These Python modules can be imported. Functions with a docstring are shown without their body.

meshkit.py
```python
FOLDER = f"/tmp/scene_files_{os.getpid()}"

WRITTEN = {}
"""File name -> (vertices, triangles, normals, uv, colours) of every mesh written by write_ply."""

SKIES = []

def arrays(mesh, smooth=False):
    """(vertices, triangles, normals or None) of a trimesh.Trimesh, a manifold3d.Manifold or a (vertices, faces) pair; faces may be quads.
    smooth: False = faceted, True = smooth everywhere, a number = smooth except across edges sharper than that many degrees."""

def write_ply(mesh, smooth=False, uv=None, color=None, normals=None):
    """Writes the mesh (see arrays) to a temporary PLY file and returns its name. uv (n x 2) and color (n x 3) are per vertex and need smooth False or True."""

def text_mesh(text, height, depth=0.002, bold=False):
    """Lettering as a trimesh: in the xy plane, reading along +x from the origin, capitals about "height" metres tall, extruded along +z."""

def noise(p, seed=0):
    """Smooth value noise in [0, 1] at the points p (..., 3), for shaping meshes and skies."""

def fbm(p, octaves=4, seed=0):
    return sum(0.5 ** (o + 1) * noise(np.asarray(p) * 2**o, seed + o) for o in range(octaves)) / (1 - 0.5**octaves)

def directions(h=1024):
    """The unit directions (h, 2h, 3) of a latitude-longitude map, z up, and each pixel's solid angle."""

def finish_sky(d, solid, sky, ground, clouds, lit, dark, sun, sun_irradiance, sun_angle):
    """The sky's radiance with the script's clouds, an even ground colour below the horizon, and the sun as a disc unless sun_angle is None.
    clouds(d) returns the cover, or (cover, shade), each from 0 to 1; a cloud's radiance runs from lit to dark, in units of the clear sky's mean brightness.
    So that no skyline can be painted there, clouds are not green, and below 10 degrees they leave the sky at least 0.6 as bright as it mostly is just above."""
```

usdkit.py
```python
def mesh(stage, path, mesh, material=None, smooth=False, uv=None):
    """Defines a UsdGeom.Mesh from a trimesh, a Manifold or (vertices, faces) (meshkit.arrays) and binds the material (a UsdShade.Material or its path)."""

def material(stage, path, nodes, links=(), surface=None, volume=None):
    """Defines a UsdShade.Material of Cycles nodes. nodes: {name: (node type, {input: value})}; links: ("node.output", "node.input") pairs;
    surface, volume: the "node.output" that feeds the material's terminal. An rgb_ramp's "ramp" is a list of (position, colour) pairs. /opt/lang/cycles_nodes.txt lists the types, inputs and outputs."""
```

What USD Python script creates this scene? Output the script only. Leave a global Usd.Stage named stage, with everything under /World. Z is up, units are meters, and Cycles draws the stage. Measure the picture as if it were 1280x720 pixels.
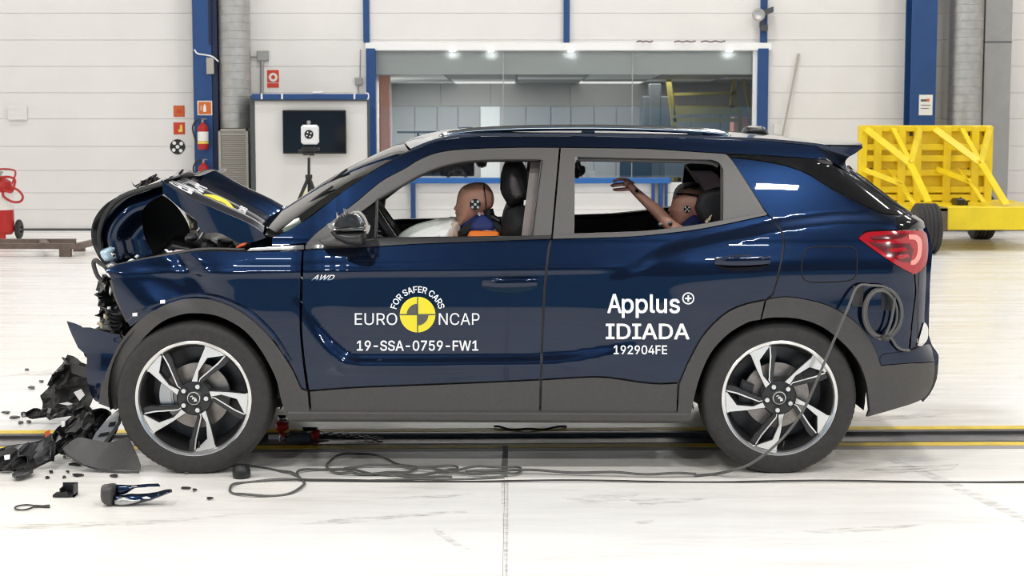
import math, numpy as np, trimesh, shapely, manifold3d, usdkit, meshkit
from shapely.geometry import Polygon, LineString
from scipy.interpolate import PchipInterpolator
from pxr import Usd, UsdGeom, UsdShade, UsdLux, Gf, Sdf, Vt
RNG = np.random.default_rng(7)
stage = Usd.Stage.CreateInMemory()
UsdGeom.SetStageUpAxis(stage, UsdGeom.Tokens.z); UsdGeom.SetStageMetersPerUnit(stage, 1.0)
UsdGeom.Xform.Define(stage, '/World'); UsdGeom.Scope.Define(stage, '/World/Looks')
# ------------------------------------------------------------------ camera, light, exposure
FPX, TILT, CAM, HZ = 1900.0, math.radians(5.0), np.array([0.0, -6.98, 1.59]), 167.0
CY = HZ + FPX * math.tan(TILT)
FWD, UP = np.array([0, math.cos(TILT), -math.sin(TILT)]), np.array([0, math.sin(TILT), math.cos(TILT)])
cam = UsdGeom.Camera.Define(stage, '/World/camera')
cam.CreateHorizontalApertureAttr(36.0); cam.CreateVerticalApertureAttr(20.25)
cam.CreateFocalLengthAttr(FPX * 36.0 / 1280)
cam.CreateVerticalApertureOffsetAttr(-(360 - CY) * 36.0 / 1280)
cam.CreateClippingRangeAttr(Gf.Vec2f(0.05, 200))
cam.CreateFStopAttr(8.0); cam.CreateFocusDistanceAttr(7.1)
cam.CreateExposureAttr(0.0)
_m = Gf.Matrix4d(1, 0, 0, 0, *UP, 0, *(-FWD), 0, *CAM, 1)
cam.AddTransformOp().Set(_m)

def lamp_light(path, x, y, z, w, h, power, color=(1, .985, .96)):
    l = UsdLux.RectLight.Define(stage, path)
    l.CreateWidthAttr(w); l.CreateHeightAttr(h); l.CreateIntensityAttr(power); l.CreateColorAttr(Gf.Vec3f(*color))
    l.AddTranslateOp().Set(Gf.Vec3d(x, y, z))
    return l
LAMP_POWER = 150.0
LAMPS = [(x, y, 8.2) for y in (-10.5, -5.0, .5, 6.0, 11.5, 15.2) for x in (-9, -3, 3, 9)]
for _i, (_x, _y, _z) in enumerate(LAMPS):
    lamp_light('/World/hall_lamp_light_%03d' % _i, _x, _y, _z - .06, .95, .28, LAMP_POWER * {-10.5: 2.4, -5.0: 1.75, .5: 1.1}.get(_y, .95))

# ------------------------------------------------------------------ pixel <-> place
def px(u, v, Y):
    """The point on the plane y=Y that pixel (u,v) of the photograph sees."""
    d = FWD + np.array([1.0, 0, 0]) * (u - 640) / FPX + UP * (CY - v) / FPX
    return CAM + d * ((Y - CAM[1]) / d[1])
def pxz(u, v, Z=0.0):
    d = FWD + np.array([1.0, 0, 0]) * (u - 640) / FPX + UP * (CY - v) / FPX
    return CAM + d * ((Z - CAM[2]) / d[2])
def wall(u, v, Y=18.0): return px(u, v, Y)

# ------------------------------------------------------------------ scene writing
_used, KIND = {}, {}
def uniq(parent, name):
    n = _used.get((parent, name), 0); _used[(parent, name)] = n + 1
    return f'{parent}/{name}' if n == 0 else f'{parent}/{name}_{n:03d}'
def meta(prim, label=None, cat=None, group=None, kind=None):
    for k, v in (('label', label), ('category', cat), ('group', group), ('kind', kind)):
        if v: prim.SetCustomDataByKey(k, v)
BASES = {'/World': np.zeros(3)}
class Node(str): pass
def thing(name, label, cat, base=(0, 0, 0), group=None, kind=None):
    p = uniq('/World', name); x = UsdGeom.Xform.Define(stage, p)
    x.AddTranslateOp().Set(Gf.Vec3d(*map(float, base)))
    meta(x.GetPrim(), label, cat, group, kind); BASES[p] = np.array(base, float)
    return p
def group_part(parent, name, label=None):
    p = uniq(parent, name); x = UsdGeom.Xform.Define(stage, p); meta(x.GetPrim(), label); BASES[p] = BASES[parent]
    return p
def obj(parent, name, m, mat, smooth=35, label=None, cat=None, group=None, kind=None):
    """One Mesh prim under parent ('/World' for a thing that is one mesh). m: trimesh, Manifold, (v,f) or (v,f,n)."""
    p = uniq(parent, name); base = BASES[parent]
    if isinstance(m, tuple) and len(m) == 3:
        v, f, n = m
    else:
        v, f, n = meshkit.arrays(m, smooth)
    top = parent == '/World'
    if top:
        v = np.asarray(v); b = np.array([(v[:, 0].min() + v[:, 0].max()) / 2, (v[:, 1].min() + v[:, 1].max()) / 2, v[:, 2].min()])
    else: b = base
    BASES[p] = b
    me = UsdGeom.Mesh.Define(stage, p)
    me.CreatePointsAttr(Vt.Vec3fArray.FromNumpy((np.asarray(v) - b).astype(np.float32)))
    me.CreateFaceVertexCountsAttr(Vt.IntArray.FromNumpy(np.full(len(f), 3, np.int32)))
    me.CreateFaceVertexIndicesAttr(Vt.IntArray.FromNumpy(np.asarray(f).astype(np.int32).ravel()))
    me.CreateSubdivisionSchemeAttr('none')
    if n is not None:
        me.CreateNormalsAttr(Vt.Vec3fArray.FromNumpy(np.asarray(n).astype(np.float32))); me.SetNormalsInterpolation('vertex')
    if top: me.AddTranslateOp().Set(Gf.Vec3d(*map(float, b)))
    UsdShade.MaterialBindingAPI.Apply(me.GetPrim()).Bind(MAT[mat])
    meta(me.GetPrim(), label, cat, group, kind)
    return p

# ------------------------------------------------------------------ materials
MAT = {}
def simple(name, color, rough=.5, metal=0.0, coat=0.0, noise=None, bump=None, **kw):
    """principled material; noise=(scale, amount): mottles the colour; bump=(scale, strength)."""
    inp = dict(base_color=color, roughness=rough, metallic=metal, coat_weight=coat, coat_roughness=.03); inp.update(kw)
    nodes, links = {'p': ('principled_bsdf', inp)}, []
    if noise or bump: nodes['tc'] = ('texture_coordinate', {})
    if noise:
        s, a = noise; c = np.array(color)
        nodes['n'] = ('noise_texture', {'scale': s, 'detail': 5.0, 'roughness': .6})
        nodes['r'] = ('rgb_ramp', {'ramp': [(.3, tuple(np.clip(c * (1 - a), 0, 1))), (.7, tuple(np.clip(c * (1 + a), 0, 1)))]})
        links += [('tc.object', 'n.vector'), ('n.fac', 'r.fac'), ('r.color', 'p.base_color')]
    if bump:
        s, a = bump
        nodes['bn'] = ('noise_texture', {'scale': s, 'detail': 4.0}); nodes['b'] = ('bump', {'strength': a, 'distance': .01})
        links += [('tc.object', 'bn.vector'), ('bn.fac', 'b.height'), ('b.normal', 'p.normal')]
    MAT[name] = usdkit.material(stage, '/World/Looks/' + name, nodes, links, surface='p.BSDF')
def emit(name, color, strength):
    MAT[name] = usdkit.material(stage, '/World/Looks/' + name, {'e': ('emission', {'color': color, 'strength': strength})}, [], surface='e.emission')
def pane(name, tint, refl=1.5, rough=0.0):
    MAT[name] = usdkit.material(stage, '/World/Looks/' + name, {
        't': ('transparent_bsdf', {'color': tint}), 'g': ('glossy_bsdf', {'color': (1, 1, 1), 'roughness': rough}),
        'f': ('fresnel', {'IOR': refl}), 'm': ('mix_closure', {})},
        [('f.fac', 'm.fac'), ('t.BSDF', 'm.closure1'), ('g.BSDF', 'm.closure2')], surface='m.closure')
# car paint: dark blue base with fine flake under a clear coat
MAT['paint'] = usdkit.material(stage, '/World/Looks/paint', {
    'tc': ('texture_coordinate', {}), 'v': ('noise_texture', {'scale': 900.0, 'detail': 1.0}),
    'r': ('rgb_ramp', {'ramp': [(.35, (.0008, .0055, .021)), (.68, (.0020, .017, .062))]}),
    'p': ('principled_bsdf', {'metallic': .92, 'roughness': .30, 'coat_weight': 1.0, 'coat_roughness': .012, 'coat_ior': 1.5})},
    [('tc.object', 'v.vector'), ('v.fac', 'r.fac'), ('r.color', 'p.base_color')], surface='p.BSDF')
simple('cladding', (.058, .054, .053), .42, noise=(60, .1), bump=(900, .06))
simple('frame_grey', (.085, .08, .078), .38, bump=(900, .04))
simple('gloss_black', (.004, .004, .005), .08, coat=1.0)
simple('black_plastic', (.012, .012, .013), .4, bump=(500, .05))
simple('satin_black', (.02, .02, .021), .28)
simple('dark_void', (.004, .004, .0045), .8)
simple('rubber', (.026, .0245, .0235), .62, noise=(35, .25), bump=(300, .08))
simple('rim_dark', (.055, .054, .055), .32, .6)
simple('rim_machined', (.78, .77, .75), .22, .9)
simple('brake_metal', (.34, .30, .27), .35, .9, noise=(30, .2))
simple('chrome', (.82, .82, .82), .08, 1.0)
simple('steel', (.5, .5, .5), .3, 1.0)
simple('white_print', (.86, .86, .86), .5)
simple('yellow_print', (.84, .72, .03), .5)
simple('grey_print', (.10, .095, .085), .5)
simple('tail_red', (.38, .004, .014), .12, coat=1.0)
simple('tail_pale', (.80, .30, .26), .15, coat=1.0)
simple('tail_dark', (.10, .002, .006), .15, coat=1.0)
pane('windscreen_glass', (.50, .58, .50), 1.55)
pane('rear_glass', (.10, .11, .11), 1.55)
pane('window_glass', (.96, .97, .965), 1.6)
simple('fabric_black', (.013, .013, .015), .75, bump=(700, .2))
simple('fabric_grey', (.13, .115, .12), .85, bump=(700, .2))
simple('interior_dark', (.10, .096, .096), .55, bump=(400, .06))
simple('skin', (.66, .34, .24), .38, noise=(9, .12))
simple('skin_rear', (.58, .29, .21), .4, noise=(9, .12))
simple('suit_blue', (.018, .035, .16), .7)
simple('suit_orange', (.90, .20, .01), .6)
simple('airbag', (.95, .94, .93), .75, bump=(22, .9))
simple('airbag_tan', (.62, .50, .40), .8)
simple('mauve_trim', (.66, .50, .52), .5)
simple('pillar_grey', (.20, .17, .16), .55)
simple('red_plastic', (.44, .015, .012), .35)
simple('red_sign', (.62, .05, .02), .45)
simple('orange_sign', (.60, .14, .02), .45)
simple('sign_white', (.82, .80, .76), .5)
simple('sign_yellow', (.85, .65, .10), .5)
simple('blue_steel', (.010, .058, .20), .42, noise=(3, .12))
simple('blue_steel_lit', (.02, .13, .42), .35)  # brighter copy of the blue steel, light put into its colour
simple('navy_slot', (.004, .012, .05), .6)
simple('galvanised', (.46, .46, .45), .38, .75, noise=(8, .12))
simple('grille_beige', (.40, .375, .335), .5)
simple('grey_duct', (.35, .35, .35), .42, .35, noise=(4, .06))
simple('dark_post', (.06, .07, .075), .5)
simple('wall_white', (.78, .765, .745), .6, noise=(1.3, .025), bump=(120, .04))
simple('wall_booth', (.70, .69, .67), .6)
simple('beam_white', (.88, .88, .88), .5)
simple('joint_grey', (.60, .585, .565), .8)
simple('hall_grey', (.06, .075, .10), .7, noise=(.6, .1))
simple('hall_blue', (.10, .26, .46), .6, noise=(.5, .15))
simple('ceiling_grey', (.10, .105, .11), .8)
simple('room_grey', (.36, .365, .36), .6)
simple('room_dark', (.17, .19, .20), .6)
simple('room_white', (.80, .83, .83), .6)
simple('orange_column', (.75, .36, .25), .6)
simple('screen_black', (.006, .006, .007), .12)
simple('bezel', (.008, .008, .008), .35)
simple('device_white', (.80, .81, .82), .35)
simple('yellow_paint', (.88, .67, .015), .38, noise=(3, .08))
simple('yellow_olive', (.30, .26, .06), .5)
simple('pale_yellow', (.75, .68, .30), .6)
simple('rusty_brown', (.16, .12, .10), .55, .4, noise=(12, .25))
simple('seat_belt', (.02, .02, .02), .7)
simple('cable_grey', (.10, .10, .095), .5)
simple('cable_dark', (.035, .033, .032), .5)
simple('bumper_scrap', (.016, .016, .017), .3, noise=(20, .2))
simple('scrap_matte', (.03, .029, .029), .45, noise=(20, .2))
simple('silver_scrap', (.5, .5, .5), .25, .8)
simple('headlamp_blue', (.45, .62, .78), .12, coat=1.0, noise=(30, .4))
simple('cream_plastic', (.72, .62, .42), .5)
simple('orange_plastic', (.62, .10, .03), .4)
simple('rail_steel', (.33, .32, .32), .3, .7, noise=(6, .2))
simple('rail_dark', (.05, .047, .047), .45, noise=(5, .3))
simple('line_yellow', (.86, .60, .04), .45, noise=(8, .18))
simple('plate_grey', (.36, .34, .345), .4, noise=(2.5, .12))
simple('joint_dark', (.30, .28, .26), .6, noise=(20, .5))
simple('groove_dark', (.03, .028, .027), .7)
emit('lamp_glow', (1, .98, .95), .9)
emit('downlight_glow', (1, 1, 1), 30.0)
MAT['scuff'] = usdkit.material(stage, '/World/Looks/scuff', {
    'g': ('geometry', {}), 'm1': ('mapping', {'scale': (9, 34, 1)}), 'n': ('noise_texture', {'scale': 1.0, 'detail': 6.0, 'roughness': .7}),
    'r': ('rgb_ramp', {'ramp': [(.44, (0, 0, 0)), (.72, (.42, .42, .42))]}), 't': ('transparent_bsdf', {'color': (1, 1, 1)}), 'd': ('diffuse_bsdf', {'color': (.22, .20, .18)}), 'm': ('mix_closure', {})},
    [('g.position', 'm1.vector'), ('m1.vector', 'n.vector'), ('n.fac', 'r.fac'), ('r.color', 'm.fac'), ('t.BSDF', 'm.closure1'), ('d.BSDF', 'm.closure2')], surface='m.closure')
# floor: pale sealed concrete with dust, scuffs and tyre marks that run along the track
MAT['floor_paint'] = usdkit.material(stage, '/World/Looks/floor_paint', {
    'g': ('geometry', {}),
    'm1': ('mapping', {'scale': (.45, 3.2, 1)}), 'n1': ('noise_texture', {'scale': 1.4, 'detail': 7.0, 'roughness': .68}),
    'm2': ('mapping', {'scale': (1.2, 14.0, 1)}), 'n2': ('noise_texture', {'scale': 1.7, 'detail': 6.0, 'roughness': .7}),
    'n3': ('noise_texture', {'scale': .35, 'detail': 3.0}),
    'r1': ('rgb_ramp', {'ramp': [(.28, (.80, .78, .755)), (.44, (.90, .895, .885))]}),
    'r2': ('rgb_ramp', {'ramp': [(.26, (.40, .38, .36)), (.35, (1, 1, 1))]}),
    'r3': ('rgb_ramp', {'ramp': [(.40, (1.0, .965, .90)), (.62, (1, .995, .985))]}),
    'x1': ('mix_color', {'blend_type': 'multiply', 'fac': .55}), 'x2': ('mix_color', {'blend_type': 'multiply', 'fac': .8}),
    'rr': ('map_range', {'from_min': .3, 'from_max': .7, 'to_min': .16, 'to_max': .38}),
    'p': ('principled_bsdf', {'roughness': .3, 'ior': 1.45})},
    [('g.position', 'm1.vector'), ('g.position', 'm2.vector'), ('m1.vector', 'n1.vector'), ('m2.vector', 'n2.vector'), ('g.position', 'n3.vector'),
     ('n1.fac', 'r1.fac'), ('n2.fac', 'r2.fac'), ('n3.fac', 'r3.fac'), ('r1.color', 'x1.a'), ('r2.color', 'x1.b'), ('x1.result', 'x2.a'), ('r3.color', 'x2.b'),
     ('n1.fac', 'rr.value'), ('rr.result', 'p.roughness'), ('x2.result', 'p.base_color')], surface='p.BSDF')

# ------------------------------------------------------------------ shapes
def cat(*ms): return trimesh.util.concatenate([tm(m) for m in ms])
def tm(m):
    if isinstance(m, trimesh.Trimesh): return m
    if hasattr(m, 'to_mesh'):
        a = m.to_mesh(); return trimesh.Trimesh(a.vert_properties[:, :3], a.tri_verts, process=False)
    v, f = np.asarray(m[0], float), np.asarray(m[1], int)
    return trimesh.Trimesh(v, f, process=False)
def box(x0, x1, y0, y1, z0, z1, bevel=0.0):
    x0, x1 = min(x0, x1), max(x0, x1); y0, y1 = min(y0, y1), max(y0, y1); z0, z1 = min(z0, z1), max(z0, z1)
    if not bevel:
        b = trimesh.creation.box((x1 - x0, y1 - y0, z1 - z0)); b.apply_translation(((x0 + x1) / 2, (y0 + y1) / 2, (z0 + z1) / 2)); return b
    e = min(bevel, .49 * min(x1 - x0, y1 - y0, z1 - z0)); pts = []
    for sx in (0, 1):
        for sy in (0, 1):
            for sz in (0, 1):
                for k in range(3):
                    d = [e, e, e]; d[k] = 0
                    pts.append((x0 + d[0] if sx == 0 else x1 - d[0], y0 + d[1] if sy == 0 else y1 - d[1], z0 + d[2] if sz == 0 else z1 - d[2]))
    return trimesh.convex.convex_hull(np.array(pts))
def hull(pts): return trimesh.convex.convex_hull(np.array(pts, float))
def cyl(a, b, r, n=24, r2=None):
    a, b = np.array(a, float), np.array(b, float); return tube([a, b], [r, r if r2 is None else r2], n)
def catmull(pts, n=8, closed=False):
    p = np.asarray(pts, float)
    if len(p) < 3: return p
    q = np.vstack([p[-1], p, p[:2]]) if closed else np.vstack([2 * p[0] - p[1], p, 2 * p[-1] - p[-2]])
    out = []
    for i in range(len(q) - 3):
        a, b, c, d = q[i:i + 4]
        for t in np.linspace(0, 1, n, endpoint=False):
            out.append(.5 * (2 * b + (c - a) * t + (2 * a - 5 * b + 4 * c - d) * t * t + (-a + 3 * b - 3 * c + d) * t ** 3))
    if not closed: out.append(p[-1])
    return np.array(out)
def tube(path, r, n=8, cap=True):
    p = np.asarray(path, float); r = np.broadcast_to(np.asarray(r, float), (len(p),))
    t = np.gradient(p, axis=0) if len(p) > 2 else np.repeat((p[-1] - p[0])[None], len(p), 0)
    t = t / (np.linalg.norm(t, axis=1, keepdims=True) + 1e-12)
    u = np.cross(t[0], [0, 0, 1.0]);
    if np.linalg.norm(u) < .2: u = np.cross(t[0], [1.0, 0, 0])
    u /= np.linalg.norm(u); rows, ang = [], np.linspace(0, 2 * np.pi, n, endpoint=False)
    for i in range(len(p)):
        u = u - t[i] * (u @ t[i]); u /= np.linalg.norm(u) + 1e-12; w = np.cross(t[i], u)
        rows.append(p[i] + r[i] * (np.cos(ang)[:, None] * u + np.sin(ang)[:, None] * w))
    V = np.vstack(rows); F = []
    for i in range(len(p) - 1):
        for k in range(n):
            a, b = i * n + k, i * n + (k + 1) % n
            F += [(a, b, b + n), (a, b + n, a + n)]
    if cap:
        c0, c1 = len(V), len(V) + 1; V = np.vstack([V, p[0], p[-1]]); e = (len(p) - 1) * n
        for k in range(n):
            F += [(c0, (k + 1) % n, k), (c1, e + k, e + (k + 1) % n)]
    return trimesh.Trimesh(V, np.array(F), process=False)
def ctube(pts, r, n=8, seg=8): return tube(catmull(pts, seg), r, n)
def lathe(profile, center, axis='y', n=64, flip=False):
    """profile: (r, w) pairs; w runs along the axis."""
    pr = np.asarray(profile, float); a = np.linspace(0, 2 * np.pi, n, endpoint=False)
    V = np.stack([np.outer(np.cos(a), pr[:, 0]), np.tile(pr[:, 1], (n, 1)), np.outer(np.sin(a), pr[:, 0])], -1)
    if axis == 'z': V = V[..., [0, 2, 1]]
    if axis == 'x': V = V[..., [1, 0, 2]]
    k = len(pr); F = []
    for i in range(n):
        j = (i + 1) % n
        for q in range(k - 1):
            F += [(i * k + q, j * k + q, j * k + q + 1), (i * k + q, j * k + q + 1, i * k + q + 1)]
    m = trimesh.Trimesh(V.reshape(-1, 3) + np.array(center), np.array(F), process=False)
    if flip: m.invert()
    return m
def gridmesh(P):
    """P: (rows, cols, 3) -> (v, f)."""
    r, c = P.shape[:2]; i = np.arange(r * c).reshape(r, c)
    a, b, d, e = i[:-1, :-1].ravel(), i[:-1, 1:].ravel(), i[1:, 1:].ravel(), i[1:, :-1].ravel()
    return P.reshape(-1, 3), np.vstack([np.stack([a, b, d], 1), np.stack([a, d, e], 1)])
def thick(vf, t):
    """Sheet (v,f) -> closed shell of thickness t along its vertex normals."""
    m = tm(vf); m = trimesh.Trimesh(m.vertices, m.faces, process=False); n = m.vertex_normals
    v2 = m.vertices - n * t; k = len(m.vertices)
    e = np.sort(m.edges, axis=1); _, idx, cnt = np.unique(e, axis=0, return_index=True, return_counts=True)
    be = m.edges[idx[cnt == 1]]
    F = np.vstack([m.faces, m.faces[:, ::-1] + k, np.stack([be[:, 1], be[:, 0], be[:, 0] + k], 1), np.stack([be[:, 1], be[:, 0] + k, be[:, 1] + k], 1)])
    return trimesh.Trimesh(np.vstack([m.vertices, v2]), F, process=False)
def poly_of(pts):
    p = Polygon(np.asarray(pts)[:, :2])
    if not p.is_valid: p = p.buffer(0)
    if p.geom_type == 'MultiPolygon': p = max(p.geoms, key=lambda g: g.area)
    return p
def gridclip(poly, step):
    """Triangulate a polygon with an interior grid; returns 2-D vertices and ccw triangles."""
    x0, y0, x1, y1 = poly.bounds
    gx = np.arange(math.floor(x0 / step), math.ceil(x1 / step) + 1) * step; gy = np.arange(math.floor(y0 / step), math.ceil(y1 / step) + 1) * step
    X, Y = np.meshgrid(gx[:-1], gy[:-1]); X, Y = X.ravel(), Y.ravel()
    bx = shapely.box(X, Y, X + step, Y + step); shapely.prepare(poly)
    ins = shapely.contains_properly(poly, bx); hit = shapely.intersects(poly, bx) & ~ins
    V, F, seen = [], [], {}
    def vid(x, y):
        k = (round(x * 2e5), round(y * 2e5))
        if k not in seen: seen[k] = len(V); V.append((x, y))
        return seen[k]
    for x, y in zip(X[ins], Y[ins]):
        a, b, c, d = vid(x, y), vid(x + step, y), vid(x + step, y + step), vid(x, y + step)
        F += [(a, b, c), (a, c, d)]
    for b in bx[hit]:
        g = poly.intersection(b)
        for q in getattr(g, 'geoms', [g]):
            if q.geom_type != 'Polygon' or q.area < 1e-9: continue
            vv, ff = trimesh.creation.triangulate_polygon(q, engine='earcut')
            ids = [vid(*p) for p in vv]
            for t in ff:
                t = [ids[k] for k in t]
                if len(set(t)) == 3: F.append(tuple(t))
    V, F = np.array(V), np.array(F)
    s = np.cross(V[F[:, 1]] - V[F[:, 0]], V[F[:, 2]] - V[F[:, 0]]); F[s < 0] = F[s < 0][:, ::-1]
    return V, F[np.abs(s) > 1e-12]
def boundary(F):
    e = np.vstack([F[:, [0, 1]], F[:, [1, 2]], F[:, [2, 0]]]); k = np.sort(e, 1)
    _, i, c = np.unique(k, axis=0, return_index=True, return_counts=True)
    return e[i[c == 1]]
def shell(V2, F, yf, th, nf=None):
    """Solid panel over the (x,z) triangulation: front y=yf(x,z), thickness th, own smooth front normals -> (v,f,n)."""
    x, z = V2[:, 0], V2[:, 1]; y = yf(x, z); front = np.stack([x, y, z], 1)
    if nf is None:
        e = 1e-3; sx, sz = (yf(x + e, z) - yf(x - e, z)) / (2 * e), (yf(x, z + e) - yf(x, z - e)) / (2 * e)
        n = np.stack([sx, -np.ones_like(sx), sz], 1)
    else: n = nf(x, z)
    n /= np.linalg.norm(n, axis=1, keepdims=True)
    back = front + [0, th, 0]; be = boundary(F); k = len(V2)
    sv, sf, sn = [], [], []
    for a, b in be:
        q = [front[a], front[b], back[b], back[a]]; nn = np.cross(q[3] - q[0], q[1] - q[0]); nn /= np.linalg.norm(nn) + 1e-12
        i = 2 * k + len(sv); sv += q; sn += [nn] * 4; sf += [(i, i + 3, i + 2), (i, i + 2, i + 1)]
    return (np.vstack([front, back, np.array(sv)]), np.vstack([F, F[:, ::-1] + k, np.array(sf)]), np.vstack([n, -n, np.array(sn)]))
def flip_side(m, yc):
    """Mirror about y=yc."""
    if isinstance(m, tuple) and len(m) == 3:
        v, f, n = m; v = v.copy(); v[:, 1] = 2 * yc - v[:, 1]; n = n.copy(); n[:, 1] *= -1
        return v, f[:, ::-1], n
    m = tm(m).copy(); m.vertices[:, 1] = 2 * yc - m.vertices[:, 1]; m.faces = m.faces[:, ::-1]; return m
def inflate(pts2, yc, half, step=.012, power=.5, rim=.0, round_=None):
    """Closed pillow over an (x,z) outline: half thickness rises from the rim as a rounded section. -> (v,f)"""
    poly = poly_of(pts2); V, F = gridclip(poly, step); d = shapely.distance(shapely.points(V), poly.exterior)
    for r in poly.interiors: d = np.minimum(d, shapely.distance(shapely.points(V), r))
    R = round_ or d.max(); t = np.clip(d / R, 0, 1); h = rim + (half - rim) * (1 - (1 - t) ** 2) ** power
    on = d < 1e-6; h[on] = rim
    f = np.stack([V[:, 0], yc - h, V[:, 1]], 1); b = np.stack([V[:, 0], yc + h, V[:, 1]], 1); k = len(V)
    FF = [F, F[:, ::-1] + k]; be = boundary(F)
    FF += [np.stack([be[:, 0], be[:, 0] + k, be[:, 1] + k], 1), np.stack([be[:, 0], be[:, 1] + k, be[:, 1]], 1)]
    m = trimesh.Trimesh(np.vstack([f, b]), np.vstack(FF), process=False); m.merge_vertices(); m.update_faces(m.nondegenerate_faces()); return m
def prism(pts_xz, y0, y1):
    """Extrude an (x,z) outline from y0 to y1."""
    p = pts_xz if hasattr(pts_xz, 'exterior') else poly_of(pts_xz)
    m = trimesh.creation.extrude_polygon(p, abs(y1 - y0), engine='earcut')
    v = m.vertices; m.vertices = np.stack([v[:, 0], min(y0, y1) + (abs(y1 - y0) - v[:, 2]), v[:, 1]], 1); return m
def pxpoly(pts, Y): return np.array([px(u, v, Y)[[0, 2]] for u, v in pts])
def pxprism(pts, Y, th): return prism(pxpoly(pts, Y), Y, Y + th)
def pxbox(u0, v0, u1, v1, Y, th, bevel=0.0):
    a, b = px(u0, v1, Y), px(u1, v0, Y); return box(a[0], b[0], Y, Y + th, a[2], b[2], bevel)
def crumple(pts2, place, amp, freq, th=.004, step=.012, seed=0):
    """A torn sheet: outline pts2 on a (s,t) plane, pushed about by noise, put in the world by place(s,t,h) -> points."""
    V, F = gridclip(poly_of(pts2), step)
    q = np.stack([V[:, 0] * freq, V[:, 1] * freq, np.full(len(V), seed * 3.7)], 1)
    h = amp * (np.abs(meshkit.fbm(q, 3, seed) - .5) * 4 - .5)
    P = place(V[:, 0], V[:, 1], h); return thick((P, F), th)
def text_on(text, u0, u1, v_top, v_base, surf, bold=False, depth=.0012, sx=None):
    """Lettering laid on the surface surf(u,v)->3-D point (taking pixels), filling the pixel box."""
    m = meshkit.text_mesh(text, 1.0, .01, bold); v = m.vertices
    x0, x1 = v[:, 0].min(), v[:, 0].max(); m = subdiv(m, .25); v = m.vertices
    u = u0 + (v[:, 0] - x0) / (x1 - x0) * (u1 - u0); w = v_base - v[:, 1] * (v_base - v_top)
    P = np.array([surf(a, b) for a, b in zip(u, w)]); P[:, 1] -= np.where(v[:, 2] > .005, depth, -.0005)
    return trimesh.Trimesh(P, m.faces, process=False)
def subdiv(m, e):
    v, f = trimesh.remesh.subdivide_to_size(m.vertices, m.faces, e, max_iter=8); return trimesh.Trimesh(v, f, process=True)
def blob(segs, edge=.012, smooth=8):
    """Union of hulls of spheres: segs = [((p, r), (p, r)), ...] smoothed to one continuous surface."""
    M = None
    for s in segs:
        sp = [manifold3d.Manifold.sphere(r, 20).translate(tuple(map(float, p))) for p, r in s]
        h = manifold3d.Manifold.batch_hull(sp); M = h if M is None else M + h
    M = M.refine_to_length(edge); m = tm(M); m.merge_vertices()
    trimesh.smoothing.filter_taubin(m, lamb=.5, nu=.53, iterations=smooth); return m
# ================================================================== the hall
W0 = '/World'; WY = 18.0
XL, XR, YF, YB, ZC = -13.0, 13.0, -15.0, WY, 8.4
def wx(u, Y=WY): return px(u, 167, Y)[0]
def wz(v, Y=WY): return px(640, v, Y)[2]
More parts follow.
